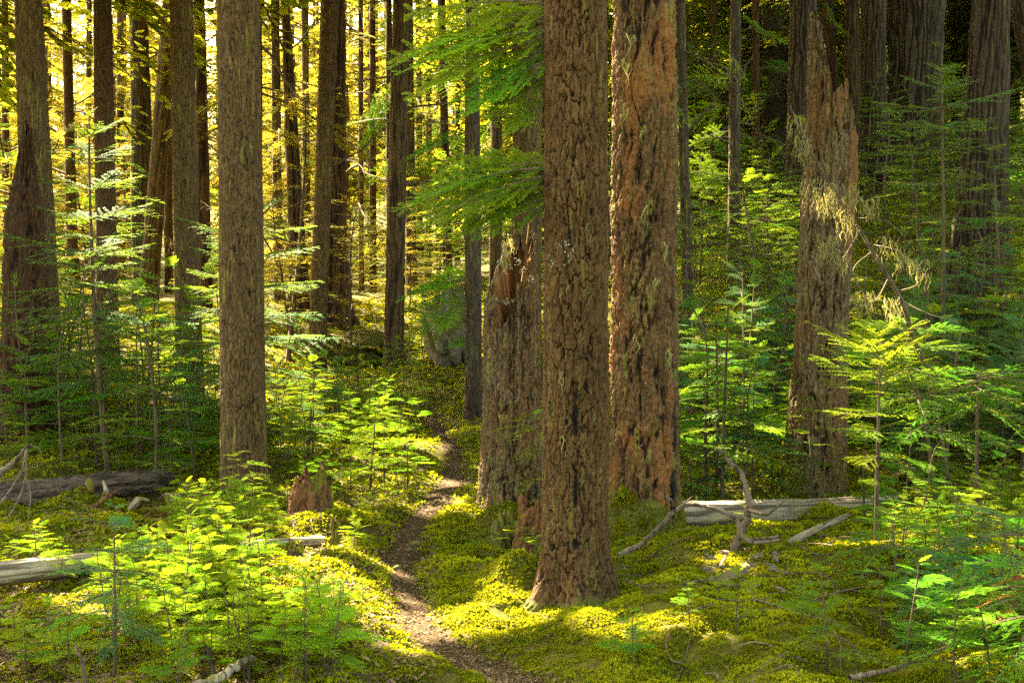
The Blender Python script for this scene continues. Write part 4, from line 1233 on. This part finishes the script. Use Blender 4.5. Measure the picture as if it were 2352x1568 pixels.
collar(fe, .19, 2600, .16, 31, 1.55)
collar(te, .25, 2600, .30, 32, 1.3)
collar(sn1, .20, 1800, .25, 33, 1.3)
collar(sn2, .26, 2200, .40, 34, 1.25)
collar(TREES['second'][0], .185, 1500, .18, 35, 1.4)

# ------------------------------------------------------------------ rocks
def rock(name, label, px, py, D, size, seed, cat='boulder', sub=5, mat='rock'):
    import bmesh
    bm = bmesh.new(); bmesh.ops.create_icosphere(bm, subdivisions=sub, radius=1)
    v = np.array([q.co[:] for q in bm.verts])
    a = fbm(v[:, 0] * 1.3 + 20, v[:, 1] * 1.3 + v[:, 2] * 1.1 + 20, 256, seed, 4)
    b, _ = voro(v[:, 0] * 1.6 + 30 + v[:, 2], v[:, 1] * 1.6 + 30 - v[:, 2] * 1.2, 256, seed)
    v = v * (0.60 + 0.7 * a + 0.34 * smoothstep(0, .4, b) + 0.10 * fbm(v[:, 0] * 6 + 40, v[:, 1] * 6 + v[:, 2] * 5 + 40, 256, seed + 2, 3))[:, None] * np.array(size)
    for q, c in zip(bm.verts, v): q.co = c
    me = bpy.data.meshes.new(name); bm.to_mesh(me); bm.free()
    me.materials.append(M[mat])
    me.polygons.foreach_set('use_smooth', np.ones(len(me.polygons), bool))
    return tag(link(name, me, None, pix(px, py, D)), label, cat)


rock('boulder', 'tall pale boulder with a dark moss cap behind the slim mottled trunk', 1035, 760, 18.5, (.27, .30, .46), 3)
rock('boulder', 'low boulder wrapped in moss at the foot of the flared cedar', 822, 800, 21, (.55, .5, .20), 5, mat='moss_rock')
rock('boulder', 'round moss-covered boulder beside the splintered orange stump', 1165, 1232, 9.1, (.07, .08, .12), 6, mat='moss_rock')
rock('boulder', 'dark mossy block hugging the lit side of the cracked hemlock foot', 1178, 1335, 7.95, (.125, .12, .085), 7, mat='moss_rock')
rock('stone', 'small white flat stone lying at the edge of the trail', 955, 1247, 9.0, (.032, .03, .012), 8, 'stone', 3)
for i, (px, py, D) in enumerate(((1046, 982, 14.3), (912, 1302, 8.4), (985, 1232, 9.3), (940, 1262, 8.9), (1003, 1150, 10.6))):
    rock('stone', 'little grey pebble on the bare soil of the trail', px, py, D, (.018, .018, .010), 9 + i, 'stone', 3)['group'] = 'pebbles on the trail'

# ------------------------------------------------------------------ red wood debris under the dark log
for i in range(26):
    q = gpt(random.uniform(190, 480), random.uniform(9.4, 10.6)); az = random.uniform(0, 6.28); l = random.uniform(.08, .28)
    r = np.random.default_rng(i)
    P = np.array([[0, 0, 0], [l * .5 * math.cos(az), l * .5 * math.sin(az), .03 + .08 * r.random()], [l * math.cos(az), l * math.sin(az), .02 + .12 * r.random()]])
    v, f = tube(catmull(P, 3), np.array([.012, .02, .024, .02, .016, .012, .004]) * random.uniform(.6, 1.3), 5, .6, i)
    tag(link('wood_splinter', mesh_data('wood_splinter', v, [(f, 0)], [M['rot_wood' if i % 4 else 'pale_wood']], smooth=False), None, q), 'red rotten wood splinter in the heap below the dark log', 'wood splinter', 'rotten splinters below the dark log')
for i in range(22):
    q = gpt(random.uniform(1620, 1800), random.uniform(7.2, 8.2)) + [0, 0, random.uniform(.02, .12)]
    r = np.random.default_rng(i + 99)
    a = r.normal(size=3); a[2] *= .4; a /= np.linalg.norm(a); b = np.cross(a, [0.2, 0.1, 1]); b /= np.linalg.norm(b)
    nn = np.cross(a, b); s, s2, th_ = .025 + .04 * r.random(), .010 + .014 * r.random(), .004
    o2 = [(-1, -1), (-.3, -1.2), (.6, -.8), (1, .1), (.5, 1), (-.4, .8), (-1.1, .4)]
    V = np.array([a * x * s + b * y * s2 + nn * z * th_ for z in (-1, 1) for x, y in o2])
    F4 = np.array([[j, (j + 1) % 7, 7 + (j + 1) % 7, 7 + j] for j in range(7)]); F7 = np.array([list(range(7, 14)), list(range(6, -1, -1))])
    tag(link('bark_flake', mesh_data('bark_flake', V, [(F4, 0), (F7, 0)], [M['dead_twig']], smooth=False), None, q), 'grey peeling bark flake on the collapsed rotten log', 'bark flake', 'bark flakes on the rotten log')

# ------------------------------------------------------------------ hero saplings, each bough a part
def hero(name, label, stem_px, D, whorls, kind, leaf, r0, cat='sapling', droop=0, base_ground=True, bare=(), nmax=9):
    """stem_px: (px, py) from the foot to the tip; whorls: (py, n, length m, pitch deg)"""
    pts = np.array([pix(x, y, D) for x, y in stem_px])
    base = pts[0].copy()
    P = catmull(pts, 6)
    e = empty(name, base, label, cat)
    n = len(P)
    link('stem', mesh_data('stem', *(lambda v, f: (v, [(f, 0)]))(*tube(P - base - [[0, 0, .05]] * n, np.linspace(r0, r0 * .22, n), 8, .15, 3)), [M['twig']]), e)
    az = random.random() * 6.28
    L0 = lib(kind)[0]['L']
    for py, k, l, pit in whorls:
        z = pix(stem_px[0][0], py, D)[2]
        o = np.array([np.interp(z, P[:, 2], P[:, j]) for j in range(3)]) - base
        az += 0.6
        for j in range(k):
            a = az + 6.283 * j / k + random.uniform(-.35, .35)
            b = link('bough', shared_bough(kind, leaf, random.randrange(6)), e)
            b.matrix_local = Matrix(xf(o + [0, 0, random.uniform(-.03, .03)], a, math.radians(pit + random.uniform(-7, 7)), random.uniform(-.25, .25), l * random.uniform(.75, 1.15) / L0))
    BASES.append((base[0], base[1], 0.05))
    return e, base


hero('fir_sapling', 'tall bluish young fir with tiered whorls and a bare leading shoot, beside a brown trunk', [(250, 1092), (236, 950), (222, 780), (212, 600), (206, 420), (204, 250)], 11.8,
     [(262, 4, .10, 35), (315, 5, .30, 22), (375, 5, .42, 20), (440, 5, .52, 16), (510, 5, .62, 12), (590, 5, .74, 6), (660, 5, .82, 0), (730, 5, .80, -4), (800, 5, .72, -6), (870, 4, .62, -8), (540, 3, .5, 8), (620, 3, .6, 0), (700, 3, .7, -4), (350, 3, .3, 20)], 'fir', 'fir', 0.030)
hero('fir_sapling', 'young fir growing behind the yellow-streaked trunk, its pale tiers reaching out past both sides', [(575, 1060), (572, 900), (570, 700), (568, 480)], 11.9,
     [(490, 5, .42, 20), (545, 5, .55, 14), (600, 6, .62, 14), (660, 6, .68, 4), (720, 6, .78, 0), (780, 6, .74, -3), (840, 6, .60, -6)], 'fir', 'fir', 0.022)
hero('fir_sapling', 'thin dark fir sapling with sparse flat twigs in front of the pale log', [(262, 1585), (264, 1450), (263, 1320), (262, 1172)], 6.1,
     [(1176, 4, .07, 35), (1215, 3, .22, 22), (1265, 4, .30, 16), (1310, 4, .36, 6), (1355, 4, .36, 0), (1400, 3, .34, -4), (1445, 3, .22, -8)], 'hem', 'dark_fir', 0.011)
hero('fir_sapling', 'sunlit yellow-green young fir glowing in a light shaft in front of the tall snag', [(2012, 1262), (2014, 1100), (2018, 950), (2020, 850), (2021, 775)], 8.3,
     [(780, 5, .18, 30), (800, 6, .34, 26), (825, 6, .42, 22), (850, 5, .44, 18), (880, 5, .40, 12), (905, 5, .38, 10), (950, 6, .36, 5), (985, 5, .30, 0), (1040, 4, .22, -8), (1090, 3, .16, -10)], 'fir', 'seedling', 0.015)
hero('fir_sapling', 'slender young fir with widely spaced flat tiers in front of the stringy-barked cedar', [(2166, 800), (2167, 600), (2166, 400), (2164, 200), (2163, 95)], 12.6,
     [(110, 4, .10, 30), (165, 5, .22, 15), (210, 5, .42, 14), (250, 5, .60, 10), (300, 6, .52, 5), (350, 5, .50, 0), (420, 4, .42, -5), (500, 4, .46, -5), (590, 4, .50, -6), (680, 4, .5, -6)], 'fir', 'fir', 0.022)
hero('hemlock_sapling', 'spreading hemlock sapling with an umbrella of drooping boughs atop a thin bare stem', [(2245, 1240), (2244, 1050), (2246, 900), (2250, 850)], 8.9,
     [(860, 6, .50, 12), (880, 6, .55, 4), (900, 5, .50, -4), (930, 5, .42, -12), (990, 3, .3, -14)], 'hem', 'hemlock', 0.018)
hero('hemlock_sapling', 'leaning hemlock with a long light-catching limb rising beyond the glowing young fir', [(2150, 1200), (2140, 1050), (2110, 900), (2080, 800), (2090, 745)], 9.8,
     [(755, 5, .50, 14), (800, 5, .55, 8), (850, 5, .55, 0), (910, 5, .5, -6), (980, 4, .45, -10), (1050, 4, .4, -10)], 'hem', 'hemlock', 0.020)
hero('hemlock_sapling', 'shadowy hemlock sapling spreading feathery dark boughs over the lower right corner', [(2330, 1540), (2325, 1400), (2315, 1280), (2305, 1180)], 6.6,
     [(1190, 5, .30, 15), (1240, 5, .42, 6), (1290, 6, .52, 0), (1340, 6, .58, -4), (1400, 6, .55, -8), (1460, 5, .45, -10)], 'hem', 'dark_fir', 0.014)
hero('hemlock_sapling', 'small hemlock with layered boughs between the rotten log and the dark corner saplings', [(2062, 1440), (2060, 1350), (2056, 1260), (2052, 1180)], 7.4,
     [(1185, 4, .22, 18), (1215, 5, .36, 8), (1260, 5, .42, 0), (1310, 5, .42, -5), (1360, 4, .34, -8)], 'hem', 'hemlock', 0.011)
hero('hemlock_sapling', 'bright feathery hemlock leaning out between the brown snag and the cracked hemlock trunk', [(1262, 1190), (1250, 1080), (1240, 990), (1232, 955)], 9.0,
     [(962, 4, .26, 8), (985, 5, .34, 4), (1030, 4, .28, -4), (1100, 5, .30, 0), (1140, 4, .26, -4)], 'hem', 'seedling', 0.010)
hero('hemlock_sapling', 'upright green hemlock sapling with a thin dark stem behind the upright dead branch', [(1652, 1150), (1650, 1000), (1648, 880), (1646, 730)], 11.4,
     [(740, 4, .16, 25), (790, 5, .34, 18), (840, 5, .46, 10), (900, 5, .54, 4), (960, 5, .56, 0), (1030, 5, .5, -6), (1090, 4, .45, -8)], 'hem', 'hemlock', 0.016)
hero('hemlock_sapling', 'light green seedling standing right against the foot of the yellow-streaked trunk', [(560, 1190), (556, 1120), (548, 1060), (540, 1030)], 9.9,
     [(1040, 4, .12, 20), (1065, 4, .20, 12), (1095, 4, .24, 4), (1125, 4, .26, 0), (1155, 4, .24, 0)], 'hem', 'seedling', 0.007)
hero('hemlock_sapling', 'dark drooping hemlock whose tiers hang just in front of the withered orange bough', [(2420, 1700), (2410, 1560), (2400, 1400), (2392, 1290)], 5.9,
     [(1300, 5, .30, 10), (1360, 6, .48, 2), (1410, 6, .55, -4), (1470, 6, .58, -8), (1530, 5, .5, -10)], 'hem', 'hemlock', 0.014)
hero('hemlock_sapling', 'yellow-green hemlock catching sun with twiggy boughs beyond the shadowy corner sapling', [(2210, 1330), (2208, 1250), (2204, 1180), (2200, 1110)], 8.1,
     [(1120, 5, .22, 15), (1150, 5, .32, 8), (1185, 6, .38, 2), (1225, 5, .38, -4), (1270, 5, .34, -8)], 'hem', 'seedling', 0.011)
hero('hemlock_sapling', 'low dark hemlock whose flat boughs cover the twigs right of the arching dark branch', [(2200, 1560), (2195, 1480), (2185, 1400), (2180, 1340)], 6.5,
     [(1350, 4, .20, 14), (1385, 5, .32, 4), (1430, 6, .40, -2), (1475, 5, .36, -8)], 'hem', 'dark_fir', 0.010)
# the withered orange bough
wo = empty('dead_bough', pix(2400, 1345, 6.1), 'withered orange bough poking in from the right border above the dark hole', 'bough')
for dx, dy, az, pit, s in ((0, 0, 178, -4, .55), (20, 20, 186, -10, .6), (10, -20, 170, 2, .45)):
    b = link('spray', shared_bough('hem', 'dead_needles', random.randrange(6)), wo)
    b.matrix_local = Matrix(xf(pix(2400 + dx, 1345 + dy, 6.1) - pix(2400, 1345, 6.1), math.radians(az), math.radians(pit), .1, s))

# ------------------------------------------------------------------ understory, copied individuals
BASES = np.array([b for b in BASES])


def ok_spot(x, y, px, py_top, D, h, clear=0.16, trail=0.14):
    if trail_dist(x, y) < trail: return False
    d = np.hypot(BASES[:, 0] - x, BASES[:, 1] - y) - BASES[:, 2]
    if (d < clear).any(): return False
    return True


KEEP_CLEAR = [(1225, 1440, 0, 1385, 7.6), (1400, 1580, 0, 1235, 9.3), (1100, 1245, 560, 1150, 10.2), (505, 612, 0, 1060, 10.7), (880, 1050, 1100, 1480, 7.0), (1590, 2000, 1150, 1220, 9.6), (1640, 1730, 1040, 1290, 8.2),
              (-40, 385, 1098, 1190, 10.8), (655, 790, 1100, 1300, 9.3), (-40, 200, 1290, 1370, 7.5), (680, 760, 1225, 1262, 8.8), (255, 272, 1180, 1560, 6.1), (470, 590, 1500, 1568, 6.0)]


def scatter(protos, n, pxr, Dr, sr, label_fn, hgt, clear=0.16, trail=0.14, power=1.0, avoid=True):
    c, tries = 0, 0
    while c < n and tries < n * 30:
        tries += 1
        px = random.uniform(*pxr); D = Dr[0] + (Dr[1] - Dr[0]) * random.random() ** power
        s = random.uniform(*sr)
        q = gpt(px, D)
        if not ok_spot(q[0], q[1], px, 0, D, hgt * s, clear, trail): continue
        if avoid:
            x0, y1 = to_pix(q); _, y0 = to_pix(q + [0, 0, hgt * s])
            wpx = 0.22 * hgt * s / D * FPX
            if any(D < kd and x0 + wpx > a and x0 - wpx < b and y0 < d and y1 > c_ for a, b, c_, d, kd in KEEP_CLEAR): continue
        src = random.choice(protos)
        loc, rz = (q[0], q[1], q[2] - 0.02), random.uniform(0, 6.28)
        if src.name in PLACED: o = copy_tree(src, loc, rz, s)
        else:
            PLACED.add(src.name); o = src; o.location = loc; o.rotation_euler = (0, 0, rz); o.scale = (s,) * 3
        o.rotation_euler = (random.uniform(-.12, .12), random.uniform(-.12, .12), rz)
        lb, gr = label_fn(px, D)
        o['label'] = lb; o['group'] = gr
        c += 1


PLACED = set()


def area(kind):
    def f(px, D):
        if D < 10:
            if px < 1000: a = ('low bright %s in the crowded carpet beside the pale log' % kind, 'carpet by the pale log')
            elif px < 1450: a = ('small %s in the moss around the brown snag' % kind, 'moss by the snag')
            else: a = ('small %s among the mossy debris in front of the grey log' % kind, 'debris by the grey log')
        elif D < 18:
            if px < 520: a = ('young %s in the thicket behind the dark log' % kind, 'thicket behind the dark log')
            elif px < 1250: a = ('young %s in the sunny thicket between the streaked trunk and the trail' % kind, 'sunny thicket by the trail')
            else: a = ('young %s in the shady thicket behind the grey log' % kind, 'thicket behind the grey log')
        else:
            if px < 1300: a = ('young %s far back among the gold-lit trunks' % kind, 'far undergrowth in gold light')
            else: a = ('young %s on the shaded slope below the big cedars' % kind, 'shaded slope below the cedars')
        return a[0], kind + 's of the ' + a[1]
    return f


seedl = [make_sapling('hemlock_seedling', .42, 'seed', 11 + i, .27, 'seedling', 400 + i, 'hemlock', 'seedling', 'seedling', None, .30) for i in range(6)]
seedd = [make_sapling('hemlock_seedling', .42, 'seed', 12 + i, .27, 'hemlock', 410 + i, 'hemlock', 'seedling', 'seedling', None, .25) for i in range(3)]
hems = [make_sapling('hemlock_sapling', 1.2, 'hemm', 16 + 3 * i, .50 + .05 * (i % 3), 'hemlock', 420 + i, 'hemlock', 'sapling', 'sapling', None, .08 + .05 * (i % 4)) for i in range(6)]
hemb = [make_sapling('hemlock_sapling', 1.0, 'hemm', 22 + i, .48, 'seedling', 430 + i, 'hemlock', 'sapling', 'sapling', None, .12) for i in range(3)]
firs = [make_sapling('fir_sapling', 1.2, 'firm', 30, .50, 'fir', 440 + i, 'fir', 'sapling', 'sapling', None, .12) for i in range(3)]
fars = [make_sapling('young_conifer', 2.4, 'hemf', 34, .95, 'hemlock', 450 + i, 'hemlock', 'sapling', 'young tree', None, .06) for i in range(3)]
farg = [make_sapling('young_conifer', 2.4, 'hemf', 34, .95, 'gold', 460 + i, 'hemlock', 'sapling', 'young tree', None, .06) for i in range(3)]
hemt = [make_sapling('hemlock_sapling', 1.2, 'hemm', 20 + 3 * i, .55, 'dark_fir', 470 + i, 'hemlock', 'sapling', 'sapling', None, .08) for i in range(3)]
SD, SP, YC = area('hemlock seedling'), area('conifer sapling'), area('conifer')
scatter(seedl, 112, (-60, 900), (5.9, 9.8), (.55, 1.1), SD, .42)
scatter(seedl, 40, (120, 720), (6.6, 8.0), (.5, .9), SD, .42)
scatter(seedl, 26, (330, 900), (8.6, 10.4), (.35, .7), SD, .42)
scatter(seedd, 16, (-60, 800), (5.7, 9.0), (.5, 1.0), SD, .42)
scatter(seedl, 20, (1040, 1300), (8.3, 14), (.4, .8), SD, .42)
scatter(seedd + seedl[:2], 20, (1430, 2400), (6.2, 9.4), (.3, .8), SD, .42)
scatter(seedd, 20, (1880, 2420), (5.8, 9.2), (.7, 1.3), SD, .42)
scatter(seedl, 18, (1560, 2420), (7.4, 10.2), (.4, .95), SD, .42)
scatter(hemb + hems[:2], 18, (1960, 2440), (7.2, 10), (.35, .65), SP, 1.1)
scatter(seedl, 26, (560, 1010), (10.5, 15.5), (.7, 1.4), SD, .42)
scatter(hemb + hems[:2] + firs[:1], 36, (600, 960), (11.2, 16), (.45, .85), SP, 1.1)
scatter(hems + firs, 55, (-80, 520), (11, 17.5), (.6, 1.4), SP, 1.2)
scatter(hemb + seedl[:1], 14, (-40, 520), (10.4, 13), (.35, .7), SP, 1.0)
scatter(hemb, 40, (-60, 880), (6.2, 9.6), (.17, .30), SP, 1.0)
scatter(hems[:3] + hemt + hemt + hemb[:1] + firs[:2], 105, (1560, 2450), (10.8, 17), (.55, 1.3), SP, 1.2)
scatter(hems[:2] + hemb, 16, (1560, 2000), (10.6, 13), (.5, .9), SP, 1.2)
scatter(fars, 85, (1540, 2480), (15.0, 30), (.40, 1.0), YC, 2.4)
scatter(farg + fars[:1], 40, (-100, 820), (19, 32), (.6, 1.6), YC, 2.4)
scatter(farg + fars, 22, (820, 1420), (24, 34), (.6, 1.3), YC, 2.4)
scatter(hems + hemb, 10, (860, 1080), (16.5, 21), (.3, .6), SP, 1.2)

# ------------------------------------------------------------------ moss carpet and trail litter
def sprigs(n, pxr, Dr, size, seed, cond):
    r = np.random.default_rng(seed)
    D = np.exp(r.uniform(math.log(Dr[0]), math.log(Dr[1]), n)); px = r.uniform(*pxr, n)
    x = (px - CXP) / FPX * (D * cp + 1.9 * sp); y = D
    k = cond(x, y, r)
    x, y, D = x[k], y[k], D[k]
    z = ground_h(x, y) + 0.05 * (fbm(x * 11 + 70, y * 11 + 70, 256, 3, 2) - 0.4)
    c = np.stack([x, y, z], -1); m = len(c)
    s = size * D / 7 * (0.45 + 1.3 * r.random(m) ** 2)
    Q, T = [], []
    for j in range(4):
        az = r.random(m) * 6.28; tilt = np.radians(25 + 45 * r.random(m))
        d = np.stack([np.cos(az) * np.sin(tilt), np.sin(az) * np.sin(tilt), np.cos(tilt)], -1)
        sd = np.stack([-np.sin(az), np.cos(az), 0 * az], -1)
        b = c + d * 0.0
        l = s[:, None] * (0.7 + 0.6 * r.random((m, 1)))
        Q.append(np.stack([b - [0, 0, .004], b + d * l * .55 + sd * l * .32, b + d * l, b + d * l * .55 - sd * l * .32], 1))
        T.append(np.repeat(np.clip(1.5 * (fbm(x * 2.5 + 60, y * 2.5 + 60, 256, 4, 3) - .5) + 0.5 * (fbm(x * 11 + 70, y * 11 + 70, 256, 3, 2) - .4) + 0.3 * (r.random(m) - .5) + .42, 0, 1), 4).reshape(m, 4))
    return np.concatenate(Q).reshape(-1, 3), np.concatenate(T).ravel()


def moss_cond(x, y, r):
    dn = fbm(x * 1.3 + 20, y * 1.3 + 20, 256, 6, 4) + np.where(x > 0.2, 0.30, 0.12) + np.where(y > 9, 0.18, 0)
    cl = fbm(x * 11 + 70, y * 11 + 70, 256, 3, 2)
    return (dn > 0.40 + 0.16 * (r.random(len(x)) - .5)) & (cl + 0.22 * (r.random(len(x)) - .5) > 0.34) & (trail_dist(x, y) > -0.045 + 0.06 * r.random(len(x)) + 0.05 * (fbm(x * 9 + 40, y * 9 + 40, 256, 9, 2) - .5))


V1, T1 = sprigs(230000, (-60, 2420), (5.5, 10.5), 0.0115, 1, moss_cond)
V2, T2 = sprigs(50000, (-100, 2480), (10.0, 26), 0.016, 2, moss_cond)
Vm, Tm = np.concatenate([V1, V2]), np.concatenate([T1, T2])
tag(link('moss_carpet', mesh_data('moss_carpet', Vm, [(np.arange(len(Vm)).reshape(-1, 4), 0)], [M['moss']], {'tint': Tm}, smooth=False)), kind='stuff')


def litter(n, pxr, Dr, size, seed, cond):
    r = np.random.default_rng(seed)
    D = np.exp(r.uniform(math.log(Dr[0]), math.log(Dr[1]), n)); px = r.uniform(*pxr, n)
    x = (px - CXP) / FPX * (D * cp + 1.9 * sp); y = D
    k = cond(x, y, r); x, y = x[k], y[k]; m = len(x)
    c = np.stack([x, y, ground_h(x, y) + 0.014 + 0.012 * r.random(m)], -1)
    az = r.random(m) * 6.28; tl = (r.random(m) - .5) * 1.0
    a = np.stack([np.cos(az), np.sin(az), tl], -1); b = np.stack([-np.sin(az), np.cos(az), (r.random(m) - .5) * 1.0], -1)
    s = size * (0.4 + 1.2 * r.random((m, 1)) ** 2); asp = 0.15 + 0.5 * r.random((m, 1))
    return np.stack([c - a * s, c + b * s * asp, c + a * s, c - b * s * asp], 1).reshape(-1, 3), np.repeat(r.random(m), 4)


A = [litter(46000, (800, 1400), (5.6, 16), .010, 5, lambda x, y, r: trail_dist(x, y) < 0.03 * r.random(len(x))),
     litter(16000, (-60, 1000), (5.6, 11), .016, 6, lambda x, y, r: trail_dist(x, y) > 0)]
Vl, Tl = np.concatenate([a[0] for a in A]), np.concatenate([a[1] for a in A])
tag(link('leaf_litter', mesh_data('leaf_litter', Vl, [(np.arange(len(Vl)).reshape(-1, 4), 0)], [M['litter']], {'tint': Tl}, smooth=False)), kind='stuff')
